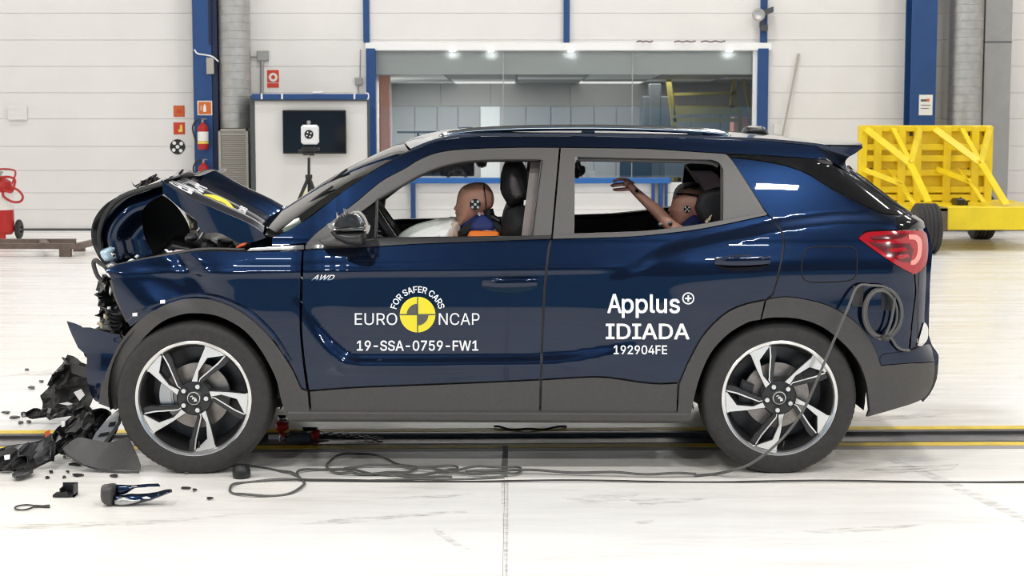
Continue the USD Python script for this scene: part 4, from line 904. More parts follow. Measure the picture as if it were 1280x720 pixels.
# spoiler
SPY = float(S(px(1025, 190, .34)[0], px(1025, 190, .34)[2])) + .004
spq = np.array([px(u, v, SPY)[[0, 2]] for u, v in [(1016, 181)] + C((1018, 180.5), (1050, 181), (1082, 181.5)) + [(1083, 185)] + C((1083, 185), (1073, 192), (1064, 197.5), (1062, 206), (1066, 218)) + [(1061, 214), (1036, 199.5)]])
sp3 = []
for k in np.linspace(-1, 1, 21):
    y = YC + k * (YC - SPY); dz = .028 * (1 - k * k); dx = .03 * (1 - k * k); ins = np.clip(S(spq[:, 0], spq[:, 1]) - SPY, -.06, .12) * abs(k) ** 6 * -np.sign(k); sp3.append(np.stack([spq[:, 0] + dx, y + ins, spq[:, 1] + dz], 1))
sp3 = np.array(sp3); v, f = gridmesh(np.concatenate([sp3, sp3[:, :1]], 1)); 
vv, ff = trimesh.creation.triangulate_polygon(Polygon(spq), engine='earcut'); caps = []
for e in (0, -1): ci_ = [int(np.argmin(((spq - q) ** 2).sum(1))) for q in vv]; caps.append(trimesh.Trimesh(sp3[e][ci_], ff, process=False))
obj(car, 'spoiler', cat((v, f), *caps), 'paint')
# rear screen, tailgate, bumper across the tail
def tail(vs, name, mat, n=21, bulge=.05, inset=.0, th=.02):
    rows_ = []
    for v_ in vs:
        z = px(1100, v_, .4)[2]; xr = float(XR_(z)); ys = float(S(xr - .004, z)); row = []
        for k in np.linspace(-1, 1, n): row.append((xr + bulge * (1 - k * k) - inset, YC + k * (YC - ys), z))
        rows_.append(row)
    return obj(car, name, thick(gridmesh(np.array(rows_)), -th), mat)
tail(np.linspace(207, 268, 8), 'rear_screen', 'rear_glass', th=.006)
tail(np.linspace(270, 428, 14), 'tailgate', 'paint')
tail(np.linspace(430, 452, 5), 'bumper_upper', 'paint', bulge=.07); tail(np.linspace(453, 500, 6), 'rear_bumper', 'cladding', bulge=.07)
ws_ = np.array([on(u, v, -.004) for u, v in catmull([(1064, 213), (1098, 240), (1140, 268.5)], 6)]); both('rear_screen_trim', tube(ws_, .008, 6), 'satin_black')
# floor pan, firewall, bulkheads
obj(car, 'floor_pan', box(WF + .45, WR - .42, .10, 1.77, .25, .29), 'dark_void', smooth=False)
obj(car, 'floor_pan', box(WR - .42, WR + .75, .36, 1.51, .33, .38), 'dark_void', smooth=False)
obj(car, 'engine_tray', box(WF - .30, WF + .45, .36, 1.51, .26, .30), 'dark_void', smooth=False)
obj(car, 'firewall', box(px(392, 300, .5)[0], px(396, 300, .5)[0], .12, 1.75, .28, 1.02), 'dark_void', smooth=False)
# wheel wells
for x in (WF, WR):
    for s in (0, 1):
        a = np.linspace(-.2, math.pi + .2, 40); r = .405; P = np.array([[(x + r * math.cos(t), y, TR + .02 + r * math.sin(t)) for t in a] for y in (.055, .36)])
        m = tm(gridmesh(P)); d = lathe([(0, 0), (r, 0)], (x, .36, TR + .02), 'y', 40); d.vertices[:, 2] = np.maximum(d.vertices[:, 2], .36)
        mm = cat(m, d); obj(car, 'wheel_well', mm if s == 0 else flip_side(mm, YC), 'dark_void')

# ---- wheels
def tyre_mesh(x, y0, s=1):
    w = .235; n = 240; rr = [(.262, .020), (.268, .006), (.280, .000), (.300, -.004), (.322, -.004), (.338, .004), (.349, .016), (.3545, .030)]
    groove = []
    for g in (.075, .115, .155): groove += [(.3585, g - .009), (.350, g - .007), (.350, g + .003), (.3585, g + .005)]
    pr = rr + [(.357, .042)] + groove + [(.357, w - .042)] + [(r, w - q) for r, q in rr[::-1]]
    pr = np.array(pr); pr[:, 0] = np.where(pr[:, 0] > .29, pr[:, 0] + .008 * np.clip((pr[:, 0] - .29) / .05, 0, 1), pr[:, 0]); a = np.linspace(0, 2 * np.pi, n, endpoint=False); R = np.tile(pr[:, 0], (n, 1)); k = np.arange(n) % 3 == 0
    for j in (6, 7, 8): R[k, j] -= .002
    for j in (len(pr) - 7, len(pr) - 8, len(pr) - 9): R[k, j] -= .002
    V = np.stack([x + R * np.cos(a)[:, None], y0 + np.tile(pr[:, 1], (n, 1)), TR + R * np.sin(a)[:, None]], -1)
    V[..., 2] = np.maximum(V[..., 2], .0025)
    v, f = gridmesh(np.concatenate([V, V[:1]], 0)); return trimesh.Trimesh(v, f[:, ::-1], process=False)
main = [(.30, 146), (.63, 130), (.93, 124.5), (1.005, 126), (1.005, 100), (.94, 101.5), (.77, 117.4), (.50, 125.5), (.30, 122.5)]
rib = [(.20, 118), (.36, 119), (.76, 101.5), (.93, 100.0), (1.005, 99.5), (1.005, 94), (.80, 93.5), (.72, 95.5), (.34, 108), (.20, 100)]
def polar(pts, R, rot): return [(R * r * math.cos(math.radians(t + rot)), R * r * math.sin(math.radians(t + rot))) for r, t in pts]
def bevel_prism(pts, y0, y1, b=.003):
    p = Polygon(pts).buffer(0); q = p.buffer(-b, join_style=2); q = max(getattr(q, 'geoms', [q]), key=lambda g: g.area)
    return cat(prism(p, y0 + b, y1), prism(q, y0, y0 + b + .001))
def wheel(x, y0, rot, label, mirror):
    w = group_part(car, 'wheel', label); RR = .259
    put = (lambda m: flip_side(m, YC)) if mirror else (lambda m: m)
    o = lambda name, m, mat, smooth=35: obj(w, name, put(m), mat, smooth)
    sh = lambda m: (m.apply_translation((x, y0, TR)), m)[1]
    o('tyre', tyre_mesh(x, y0), 'rubber')
    o('rim_lip', lathe([(.262, .016), (.2715, .008), (.2715, .003), (.268, .001), (.258, .004), (.252, .014)], (x, y0, TR), 'y', 96), 'rim_machined')
    o('rim_barrel', lathe([(.252, .014), (.244, .03), (.238, .06), (.232, .10), (.228, .19), (.0, .195)], (x, y0, TR), 'y', 72), 'rim_dark')
    for k in range(5):
        a = rot + 72 * k
        o('spoke', sh(prism(polar([(r, t) for r, t in main], RR, a), .022, .060)), 'rim_dark', False)
        fp = Polygon(polar(main, RR, a)).buffer(-.0025, join_style=2)
        o('spoke_face', sh(bevel_prism(list(fp.exterior.coords)[:-1], .016, .0235, .0015)), 'rim_machined', False)
        o('spoke_rib', sh(bevel_prism(polar(rib, RR, a), .028, .065, .004)), 'rim_dark', False)
    for k in range(5):
        a = rot + 72 * k; o('rib_edge', sh(prism(polar([(.30, 121), (.37, 121), (.77, 103), (.95, 101.3), (.95, 99.8), (.76, 101), (.36, 118), (.30, 118)], RR, a), .0265, .03)), 'rim_machined', False)
    o('hub', lathe([(.0, .018), (.036, .018), (.040, .022), (.078, .026), (.084, .034), (.084, .07)], (x, y0, TR), 'y', 48), 'rim_dark')
    o('centre_cap', lathe([(0, .008), (.024, .009), (.029, .013), (.030, .022)], (x, y0, TR), 'y', 36), 'satin_black')
    o('cap_ring', lathe([(.027, .0105), (.030, .0095), (.0325, .013), (.033, .022)], (x, y0, TR), 'y', 36), 'rim_machined')
    o('cap_emblem', sh(cat(*[prism([(-.004 + q * .009 - .003, -.011 * q - .004), (.004 + q * .009 + .004, -.011 * q - .001), (.003 + q * .009, .009 - .006 * q), (-.006 + q * .009, .005 - .006 * q)], .006, .010) for q in (-1, 0, 1)])), 'rim_machined', False)
    for k in range(5):
        t = math.radians(rot + 118 + 72 * k); c = (x + .058 * math.cos(t), y0, TR + .058 * math.sin(t))
        o('lug_nut', lathe([(0, .008), (.0105, .008), (.0125, .012), (.0135, .03)], c, 'y', 12), 'rim_machined')
        o('lug_seat', lathe([(.0135, .0205), (.019, .0195), (.0195, .03)], c, 'y', 16), 'satin_black')
    o('brake_disc', lathe([(.06, .10), (.155, .10), (.157, .104), (.157, .118), (.06, .118)], (x, y0, TR), 'y', 64), 'brake_metal')
    cal = [(r * math.cos(t), r * math.sin(t)) for r, t in [(.115, q) for q in np.linspace(2.7, 3.55, 10)] + [(.178, q) for q in np.linspace(3.55, 2.7, 10)]]
    o('brake_caliper', sh(bevel_prism(cal, .082, .135, .008)), 'steel' if x < 0 else 'rim_dark', 25)
    vz = TR - .232; o('valve', cyl((x + .02, y0 + .012, vz), (x + .024, y0 + .0, vz + .03), .004, 8), 'satin_black')
wheel(WF, .022, -47, 'front wheel with five bent machined spokes', False); wheel(WR, .034, 0, 'rear wheel with five bent machined spokes', False)
wheel(WF, .034, 0, None, True); wheel(WR, .034, 20, None, True)
# ================================================================== crushed nose of the car
def rowsheet(rows_, n=30):
    """rows_: list of rows of 3-D points, each splined to n points; then splined along."""
    R = np.array([(lambda q: q[np.linspace(0, len(q) - 1, n).round().astype(int)])(catmull(r, 12)) for r in rows_])
    return np.stack([catmull(R[:, k], 6) for k in range(n)], 1)
hood_rows = []
for (n_, m_, f_) in (((202, 228), (224, 217.5), (270, 216)), ((233, 244.5), (264, 235), (301, 231)), ((280, 265.5), (302, 254), (333, 246)), ((313, 280.5), (326, 268), (352, 256.5)), ((329, 291), (338, 276), (357, 260))):
    N, M, F_ = px(*n_, .24), px(*m_, .84), px(*f_, .97); G_ = F_ + [.02, .66, -.10]
    q = [N, N * .8 + M * .2 + [0, 0, .022], N * .6 + M * .4 + [0, 0, -.008], N * .35 + M * .65 + [0, 0, .012], M, M * .5 + F_ * .5 - [0, 0, .003], F_, F_ * .8 + G_ * .2 - [0, 0, .002], F_ * .4 + G_ * .6 - [0, 0, .01], G_]
    hood_rows.append(q)
hood_rows[0] = [p + [.0, 0, .012 * (-1) ** i] for i, p in enumerate(hood_rows[0])]
HS = rowsheet(hood_rows, 40)
bon = obj(car, 'bonnet', thick(gridmesh(HS), -.006), 'paint', label='buckled bonnet folded up in the middle')
def hood_pt(s, t):
    r = s * (HS.shape[0] - 1); c = t * (HS.shape[1] - 1); i, j = min(int(r), HS.shape[0] - 2), min(int(c), HS.shape[1] - 2); a, b = r - i, c - j
    return HS[i, j] * (1 - a) * (1 - b) + HS[i + 1, j] * a * (1 - b) + HS[i, j + 1] * (1 - a) * b + HS[i + 1, j + 1] * a * b
def hood_sheet(pts, mat, name, h=.003):
    V, F = gridclip(poly_of(np.array(pts)), .02); P = np.array([hood_pt(*q) for q in V]) + [0, 0, h]; obj(bon, name, thick((P, F), .002), mat, smooth=False)
ring = lambda s, t, a, b: [(s + a * math.cos(k), t + b * math.sin(k)) for k in np.linspace(0, 2 * np.pi, 28, endpoint=False)]
hood_sheet(ring(.40, .22, .12, .095), 'yellow_print', 'badge_disc', .004)
for s0, t0 in ((1, 1), (-1, -1)): hood_sheet([(.40, .22), (.40 + s0 * .06, .22), (.40 + s0 * .05, .22 + t0 * .035), (.40, .22 + t0 * .048)], 'grey_print', 'badge_quadrant', .006)
def hood_text(s, s0, s1, t0, t1, name):
    m = subdiv(meshkit.text_mesh(s, 1.0, .01, True), .3); v = m.vertices; x = (v[:, 0] - v[:, 0].min()) / np.ptp(v[:, 0])
    P = np.array([hood_pt(s0 + (s1 - s0) * b, t0 + (t1 - t0) * a) for a, b in zip(x, v[:, 1])]) + np.stack([0 * x, 0 * x, .003 + v[:, 2] * .2], 1)
    obj(bon, name, trimesh.Trimesh(P, m.faces, process=False), 'white_print', smooth=False)
hood_text('EURO', .27, .07, .03, .18, 'lettering'); hood_text('NCAP', .27, .07, .22, .38, 'lettering')
hood_text('FOR SAFER CARS', .62, .55, .12, .34, 'lettering')
# near edge of the bonnet, bent down
sk = C((203, 227), (233, 244), (280, 265), (313, 280), (327, 289.5)) + [(333, 297), (322, 301)] + C((310, 304.5), (301, 304), (287, 296.5), (274, 290.5), (254, 290.5), (246, 275.5), (231, 265), (214, 251), (203, 241))
V, F = gridclip(poly_of(pxpoly(sk, .24)), .012)
obj(car, 'bonnet_edge', shell(V, F, lambda x, z: .238 - .03 * np.sin(np.clip((x + 1.62) / .5, 0, 1) * np.pi) * .6 + .008 * np.sin(22 * x + 9 * z), .012), 'paint')
# folded front half of the bonnet: a curled shell
prof = catmull([(222, 219), (205, 225), (180, 233.5), (158, 242), (140, 253), (127, 269), (121.5, 285), (121.5, 300), (125, 312), (131, 324), (139, 331)], 5)
st = []
for k, y in enumerate(np.linspace(.27, 1.58, 22)):
    q = np.array([px(u, v, .33) for u, v in prof]); c = q.mean(0); e = (2 * k / 21 - 1); q = c + (q - c) * (1 - .05 * e ** 4); q[:, 1] = y
    q[:, 0] += .025 * (y - .3) + .012 * np.sin(y * 9 + q[:, 2] * 7); q[:, 2] += .008 * np.sin(y * 13 + 1) ; st.append(q)
obj(car, 'bonnet_front', thick(gridmesh(np.array(st)), .007), 'satin_black', label='dark folded front edge of the bonnet')
nf = C((207, 228), (185, 238), (160, 247), (142, 262), (130, 280), (126, 300), (131, 322), (146, 331)) + C((165, 328), (188, 320), (180, 300), (176, 280), (180, 262), (192, 250), (205, 243))
V, F = gridclip(poly_of(pxpoly(nf, .28)), .008)
ol = LineString(pxpoly(C((207, 228), (185, 238), (160, 247), (142, 262), (130, 280), (126, 300), (131, 322)), .28))
def nfy(x, z):
    d = shapely.distance(shapely.points(np.stack([np.asarray(x), np.asarray(z)], -1)), ol); return .30 - .05 * sst(d / .05) + .07 * sst((d - .05) / .12) + .005 * np.sin(d * 60) + .012 * np.sin(7 * x + 5 * z)
obj(car, 'bonnet_flange', shell(V, F, nfy, .006), 'paint')
bar_e = [px(u, v, .27) for u, v in C((206, 229), (180, 236), (152, 246), (135, 262), (126, 282), (124, 300), (129, 318))]; obj(car, 'bonnet_seal', tube(bar_e, .012, 8), 'black_plastic')
cav = C((180, 252), (200, 243), (220, 255), (236, 276), (239, 292), (228, 310)) + C((228, 313), (195, 322), (160, 330), (150, 300), (160, 270))
V, F = gridclip(poly_of(pxpoly(cav, .6)), .02); obj(car, 'bonnet_liner', shell(V, F, lambda x, z: .56 + .03 * np.sin(9 * x) * np.cos(11 * z), .02), 'dark_void')
# torn trim along the fold
for k, q in enumerate(([(166, 227), (172, 231), (180, 226), (188, 222), (195, 218), (205, 223), (190, 230), (175, 234)], [(184, 233), (204, 222), (216, 218), (226, 220), (214, 228), (198, 238)])):
    P2 = pxpoly(q, .9); obj(car, 'torn_trim', crumple(P2, lambda s, t, h: np.stack([s, .85 + .25 * k + h * 3, t], 1), .02, 14, .006, .006, k), 'bumper_scrap')
for q in ([(224, 218), (228, 213), (229, 212)], [(190, 223), (195, 218.5), (196, 218)]): obj(car, 'torn_clip', tube([px(u, v, .8) for u, v in q], .006, 6), 'black_plastic')
# crushed engine bay
def pblob(pts, y, half, mat, name, step=.012, **k): return obj(car, name, inflate(pxpoly(pts, y), y, half, step, **k), mat)
pblob([(236, 285), (262, 291), (290, 298), (305, 306), (300, 330), (180, 345), (160, 330), (200, 318)], .85, .45, 'black_plastic', 'engine', round_=.05)
pblob([(250, 296), (262, 299), (272, 306), (270, 316), (252, 316)], .34, .06, 'scrap_matte', 'air_box'); pblob([(272, 298), (290, 301), (298, 312), (275, 314)], .36, .07, 'black_plastic', 'battery_cover')
pblob([(231, 266), (239, 271), (246.5, 277), (247, 287), (238, 288), (237, 278)], .5, .05, 'cream_plastic', 'washer_bottle')
pblob([(231, 296), (236, 291), (245, 291), (249, 297), (244, 301), (232, 303)], .34, .05, 'silver_scrap', 'alternator')
obj(car, 'hose', ctube([px(u, v, .33) for u, v in ((247, 289), (252, 284), (254, 290), (251, 296), (248, 300))], .008), 'steel')
obj(car, 'orange_clip', inflate(pxpoly([(294, 309), (302, 304), (309, 303), (307, 308), (297, 312)], .2), .2, .02, .006), 'orange_plastic')
pblob([(205, 312), (208, 311), (211, 314), (215, 313), (216, 316), (210, 317)], .2, .02, 'airbag', 'torn_bracket', .006); pblob([(215, 315), (220, 312), (232, 312), (231, 316), (218, 317)], .2, .02, 'mauve_trim', 'torn_bracket', .006)
obj(car, 'wing_rail', tube([px(u, v, .16) for u, v in C((139, 334), (170, 327), (200, 321), (226, 316), (256, 312), (306, 313))], .010, 8), 'cladding')
obj(car, 'inner_wing', thick(gridmesh(np.array([[px(u, v, y) for u, v in C((145, 331), (200, 321), (256, 312), (306, 312), (350, 306))] for y in (.12, .25, .38)])), .01), 'dark_void')
# broken headlamp
hl_ = pblob([(126, 313), (131, 310), (138, 308), (144, 310), (142, 316), (145, 322), (140, 327), (133, 327), (128, 321)], .22, .07, 'headlamp_blue', 'headlamp', .006)
obj(hl_, 'reflector', inflate(pxpoly([(138, 316), (143, 313), (146, 318), (142, 322)], .15), .15, .02, .005), 'chrome')
pblob([(132, 331), (140, 327), (148, 330), (142, 335), (136, 336)], .18, .03, 'silver_scrap', 'lamp_bracket', .006); pblob([(158, 327), (164, 323), (170, 325), (166, 329)], .22, .02, 'device_white', 'lamp_bracket', .005); pblob([(168, 321), (171, 318), (174, 320), (172, 324)], .22, .02, 'device_white', 'lamp_plug', .005)
pblob([(145, 312), (158, 312), (168, 320), (160, 328), (148, 327)], .32, .06, 'scrap_matte', 'lamp_housing', .008)
obj(car, 'bent_bar', ctube([px(u, v, .25) for u, v in ((128, 352), (122, 345), (118, 335), (117, 328), (120, 325.5), (125, 329), (131, 333), (136, 340))], [.012] , 8) if False else tube(catmull([px(u, v, .25) for u, v in ((128, 352), (122, 345), (118, 335), (117, 328), (120, 325.5), (125, 329), (131, 333), (136, 340))], 6), .011, 8), 'cladding')
# crumpled radiator pack and bumper beam behind the missing front panel
rad = [(127, 352), (133, 345), (140, 350), (148, 372), (156, 395), (162, 410), (150, 424), (142, 420), (136, 412), (127, 402), (125, 384), (126, 366)]
for k, y in enumerate((.30, .62, .95, 1.3)):
    obj(car, 'radiator_pack', crumple(pxpoly(rad, y), lambda s, t, h, y=y: np.stack([s, y + h * 3, t], 1), .035, 11, .02, .010, 3 + k), 'bumper_scrap')
for k in range(6):
    v0 = 386 + 6 * k; obj(car, 'torn_hose', ctube([px(u, v, .2 + .02 * k) for u, v in ((133 + k, v0), (140 + k, v0 + 6 - k), (149 + k, v0 + 7 - 2 * k), (157, v0 + 2 - 2 * k))], .008), 'black_plastic')
for q, mt in (([(130, 358), (134, 350), (131, 365)], 'silver_scrap'), ([(137, 357), (141, 362), (138, 370), (136, 366)], 'device_white'), ([(134, 383), (138.5, 383), (138.5, 387), (134, 387)], 'device_white'), ([(129, 392), (133, 394), (134, 400), (130, 398)], 'cream_plastic')):
    obj(car, 'torn_fragment', inflate(pxpoly(q, .17), .17, .012, .004), mt)
obj(car, 'cross_member', inflate(pxpoly([(127, 406), (137, 407), (150, 424), (160, 436), (140, 440), (125, 415)], .7), .7, .5, .015, round_=.03), 'scrap_matte')
obj(car, 'wing_flange', thick(gridmesh(np.array([[on(u + d, v, .004 + .01 * e) for u, v in C((139, 350), (144, 369), (151, 385), (160, 403))] for d, e in ((-2.2, 1), (2.0, 0))])), .008), 'cladding')
obj(car, 'tow_hook', tube(catmull([px(u, v, .2) for u, v in ((128, 410), (126, 406), (123.5, 404), (122, 403.5))], 5), .008, 8), 'cream_plastic')
# torn corner of the front bumper
bc = [(78.5, 403.5), (90, 405.5), (100, 408.5), (101, 410), (112, 409.5), (126, 413), (143, 417)] + C((150, 418), (152, 430), (146, 445), (141, 465), (135, 485), (127, 507)) + C((121, 506), (114, 504), (109, 496), (107, 480), (106, 446)) + [(93, 437), (86, 422)]
V, F = gridclip(poly_of(pxpoly(bc, .10)), .01)
xq = px(130, 430, .1)[0]
obj(car, 'bumper_corner', shell(V, F, lambda x, z: .10 + .9 * np.maximum(xq - x, 0) ** 1.5 + .05 * sst((.55 - z) / .3) + .012 * np.sin(25 * z), .006), 'paint', label='torn blue corner of the front bumper')
obj(car, 'bumper_mount', inflate(pxpoly([(128, 404), (137, 406), (141, 414), (128, 412)], .1), .1, .02, .006), 'cladding')
# ---- scuttle, wipers, windscreen edge
obj(car, 'scuttle', thick(gridmesh(np.array([[px(u, v, y) for u, v, y in r] for r in (((331, 296, .26), (340, 278, .6), (346, 272, YC), (352, 262, 1.3), (358, 259, 1.6)), ((350, 297, .22), (352, 284, .6), (356, 276, YC), (360, 265, 1.3), (364, 262, 1.6)))])), .01), 'black_plastic')
def wiper(pts, y0, y1):
    q = catmull([px(u, v, y) + [0, 0, 0] for (u, v), y in zip(pts, np.linspace(y0, y1, len(pts)))], 6); obj(car, 'wiper', tube(q, np.linspace(.014, .006, len(q)), 6), 'satin_black')
wiper([(344, 276), (360, 266.5), (385, 250), (398, 242), (412, 229), (434, 211.5)], .66, .50); wiper([(355, 281), (378, 263), (398, 246), (416, 233)], .40, .30)
pe = np.array([[on(u, v, .004), on(u, v, .004) + [.0, .035, .006]] for u, v in C((352, 293), (374, 280), (395, 266), (427, 241), (465, 215), (499, 196), (513, 189))]); obj(car, 'windscreen_trim', gridmesh(pe), 'satin_black')
obj(car, 'scuttle_corner', inflate(pxpoly([(349, 293), (353, 286), (368, 274), (374, 272), (375, 277), (363, 287)], .16), .16, .012, .006), 'airbag')
# ---- smashed door mirror
MY = -.09
mb = group_part(car, 'door_mirror', 'smashed door mirror without its cover')
obj(mb, 'mirror_base', inflate(pxpoly(C((398, 300), (412, 295), (430, 291), (456, 290), (457, 305)) + [(440, 308), (405, 308)], .0), .0, .05, .008), 'frame_grey')
obj(mb, 'mirror_housing', inflate(pxpoly(C((413, 290), (420, 288), (440, 287), (457, 287)) + C((458, 296), (455, 306), (436, 306), (420, 299)), MY), MY, .07, .008), 'satin_black')
obj(mb, 'chrome_band', inflate(pxpoly([(416, 285), (430, 284), (457, 283), (458, 289), (430, 290), (418, 289)], MY - .04), MY - .04, .035, .006), 'chrome')
rb_ = pxpoly(C((413, 284), (419, 275), (428, 270), (440, 266), (450, 270), (456, 281)) + [(455, 286), (418, 287)], MY)
obj(mb, 'mirror_mechanism', crumple(rb_, lambda s, t, h: np.stack([s, MY + h * 2, t], 1), .016, 20, .03, .008, 9), 'silver_scrap')
obj(mb, 'mechanism_cover', crumple(rb_ * .75 + rb_.mean(0) * .25, lambda s, t, h: np.stack([s, MY - .03 + h * 2, t], 1), .008, 18, .02, .010, 12), 'bumper_scrap')
obj(mb, 'mirror_rim', tube(catmull([px(u, v, MY) for u, v in ((441, 266), (449, 266), (455, 272), (458.5, 281), (458.5, 292))], 6), .007, 8), 'grille_beige')
obj(car, 'door_mirror_far', flip_side(inflate(pxpoly(C((413, 290), (428, 272), (450, 268), (458, 290)) + [(455, 304), (420, 300)], MY), MY, .07, .012), YC), 'satin_black') if False else None

# ---- lettering on the doors
SF = lambda u, v: on(u, v, -.0008)
def words(parent, s, u0, u1, vt, vb, bold=False, name='lettering', mat='white_print'): obj(parent, name, text_on(s, u0, u1, vt, vb, SF, bold), mat, smooth=False)
words(FD, 'EURO', 443.5, 496.5, 391.5, 406); words(FD, 'NCAP', 548.5, 599.5, 391.5, 406)
words(FD, '19-SSA-0759-FW1', 446, 598, 426, 438, True)
m = subdiv(meshkit.text_mesh('FOR SAFER CARS', 1.0, .01, True), .25); v = m.vertices; xx = (v[:, 0] - v[:, 0].min()) / np.ptp(v[:, 0])
th_ = np.radians(166 - 152 * xx); rr_ = 27.5 + 7.6 * v[:, 1]
P = np.array([SF(522 + r * math.cos(t), 393 - r * math.sin(t)) for r, t in zip(rr_, th_)]); P[:, 1] -= np.where(v[:, 2] > .005, .0012, -.0005)
obj(FD, 'lettering', trimesh.Trimesh(P, m.faces, process=False), 'white_print', smooth=False)
def decal(parent, pts, mat, name, off=-.001, holes=()): obj(parent, name, panel(pts, off=off, th=.0012, shrink=0, step=.02, holes=holes), mat, smooth=False)
circ = lambda cu, cv, r, a0=0, a1=360, n=48: [(cu + r * math.cos(math.radians(t)), cv - r * math.sin(math.radians(t))) for t in np.linspace(a0, a1, n)]
decal(FD, circ(522, 393.2, 22.3)[:-1], 'yellow_print', 'badge_disc')
decal(FD, circ(522, 393.2, 13.5, 90, 180, 14) + [(522, 393.2)], 'grey_print', 'badge_quadrant', -.002); decal(FD, circ(522, 393.2, 13.5, 270, 360, 14) + [(522, 393.2)], 'grey_print', 'badge_quadrant', -.002)
decal(FD, [(521.3, 371), (522.7, 371), (522.7, 415.5), (521.3, 415.5)], 'grey_print', 'badge_line', -.002); decal(FD, [(499.7, 392.5), (544.3, 392.5), (544.3, 393.9), (499.7, 393.9)], 'grey_print', 'badge_line', -.002)
words(RD, 'A', 759, 777, 368, 390.5, True); words(RD, 'pplus', 776.5, 848, 368 + 1.5, 390.5, True) if False else None
def words_desc(parent, s, u0, u1, v_cap, v_base, bold=True): words(parent, s, u0, u1, v_cap, v_base, bold)
words_desc(RD, 'pplus', 777, 850, 368.5, 390.5)
decal(RD, circ(860.3, 373, 7.6)[:-1], 'white_print', 'plus_mark', -.001, holes=[circ(860.3, 373, 5.9)[:-1]])
decal(RD, [(859.2, 369), (861.4, 369), (861.4, 371.9), (864.3, 371.9), (864.3, 374.1), (861.4, 374.1), (861.4, 377), (859.2, 377), (859.2, 374.1), (856.3, 374.1), (856.3, 371.9), (859.2, 371.9)], 'white_print', 'plus_mark')
words(RD, 'IDIADA', 757, 862, 405, 423.5, True); words(RD, '192904FE', 767, 834, 432, 442.5, True)
m = subdiv(meshkit.text_mesh('AWD', 1.0, .01, True), .25); v = m.vertices; xx = (v[:, 0] - v[:, 0].min()) / np.ptp(v[:, 0])
P = np.array([on(389.5 + 26 * a + 4.5 * b, 350 - 6.3 * b, -.001) for a, b in zip(xx, v[:, 1])]); P[:, 1] -= np.where(v[:, 2] > .005, .003, 0)
obj(FD, 'lettering', trimesh.Trimesh(P, m.faces, process=False), 'chrome', smooth=False)
strip_line([(161, 402), (178, 389), (205, 377), (235, 369.3), (262, 370), (290, 378.3), (318, 395), (343, 421), (362, 452)], .010, -.006, 'paint', 'wing_crease')
obj(car, 'front_structure', inflate(pxpoly([(132, 352), (142, 350), (160, 395), (166, 412), (156, 432), (140, 425), (134, 400), (131, 375)], .3), .8, .50, .015, round_=.04), 'black_plastic')
# small white target squares on the nose
for u, v in ((204.5, 376.5), (170, 392.5)): obj(car, 'target_sticker', panel([(u - 3, v - 2), (u + 3, v - 2.3), (u + 3, v + 2), (u - 3, v + 2.3)], off=-.022, th=.004, shrink=0, step=.02), 'white_print', smooth=False)

# ================================================================== cabin
SY = .52                                                          # driver's seat centre
def seat(parent_name, sy, far):
    g = group_part(car, parent_name)
    o = lambda name, m, mat: obj(g, name, m, mat)
    hr = C((625, 236), (626, 218), (631, 206), (640, 201), (650, 202), (658, 212), (664, 228), (668.5, 243), (667, 250.5)) + C((660, 251.5), (652, 252.5), (645, 256), (637, 258), (631, 250), (627, 243))
    o('headrest', inflate(pxpoly(hr, SY), sy, .13, .008, round_=.05), 'fabric_black')
    pi = inflate(pxpoly(C((633, 232), (634, 216), (641, 210), (648, 216), (655, 235), (658, 244), (650, 249), (643, 250), (637, 245)), SY), sy, .150, .008, round_=.03); o('headrest_side', pi, 'fabric_grey')
    for dy in (-.07, .07): o('headrest_post', tube([px(656.5, 240, SY) + [0, sy - SY + dy, 0], px(655.5, 258, SY) + [0, sy - SY + dy, 0]], .007, 8), 'chrome')
    bk = C((628, 273), (633, 262), (641, 256), (655, 254.5), (668, 256), (690, 290), (692, 330), (684, 400), (668, 445), (645, 445)) + C((640, 430), (648, 380), (648, 325), (624, 290))
    o('backrest', inflate(pxpoly(bk, SY), sy, .25, .02, round_=.09), 'fabric_black')
    o('cushion', inflate(pxpoly(C((640, 458), (640, 436), (560, 432), (490, 432), (474, 436), (474, 452), (500, 460)), SY), sy, .25, .02, round_=.07), 'fabric_black')
    b0, b1 = px(500, 456, SY), px(620, 456, SY); o('seat_base', box(b0[0], b1[0], sy - .2, sy + .2, .29, b0[2] + .02, .02), 'black_plastic')
seat('driver_seat', SY, 0); seat('passenger_seat', 2 * YC - SY, 1)
rs = group_part(car, 'rear_bench')
obj(rs, 'backrest', inflate(pxpoly(C((898, 300), (894, 286), (904, 283), (920, 300), (926, 400), (910, 450), (886, 450), (896, 360)), .5), YC, .68, .025, round_=.08), 'fabric_black')
obj(rs, 'cushion', inflate(pxpoly(C((895, 455), (890, 424), (780, 420), (758, 426), (758, 446), (790, 456)), .5), YC, .68, .025, round_=.06), 'fabric_black')
WING = C((872, 246), (879, 239), (893, 236), (906, 238), (910, 262), (905, 284), (886, 283), (874, 274), (868, 260))
obj(rs, 'head_restraint', inflate(pxpoly(WING, .42), .42, .05, .008, round_=.03), 'fabric_black')
obj(rs, 'belt_buckle', crumple(pxpoly([(881, 277), (886, 272), (890, 269), (888, 275), (883, 279)], .36), lambda s, t, h: np.stack([s, .36 + h, t], 1), .01, 30, .006, .004, 2), 'cream_plastic')
obj(rs, 'head_restraint', inflate(pxpoly(WING, .42), 1.45, .12, .012, round_=.04), 'fabric_black')
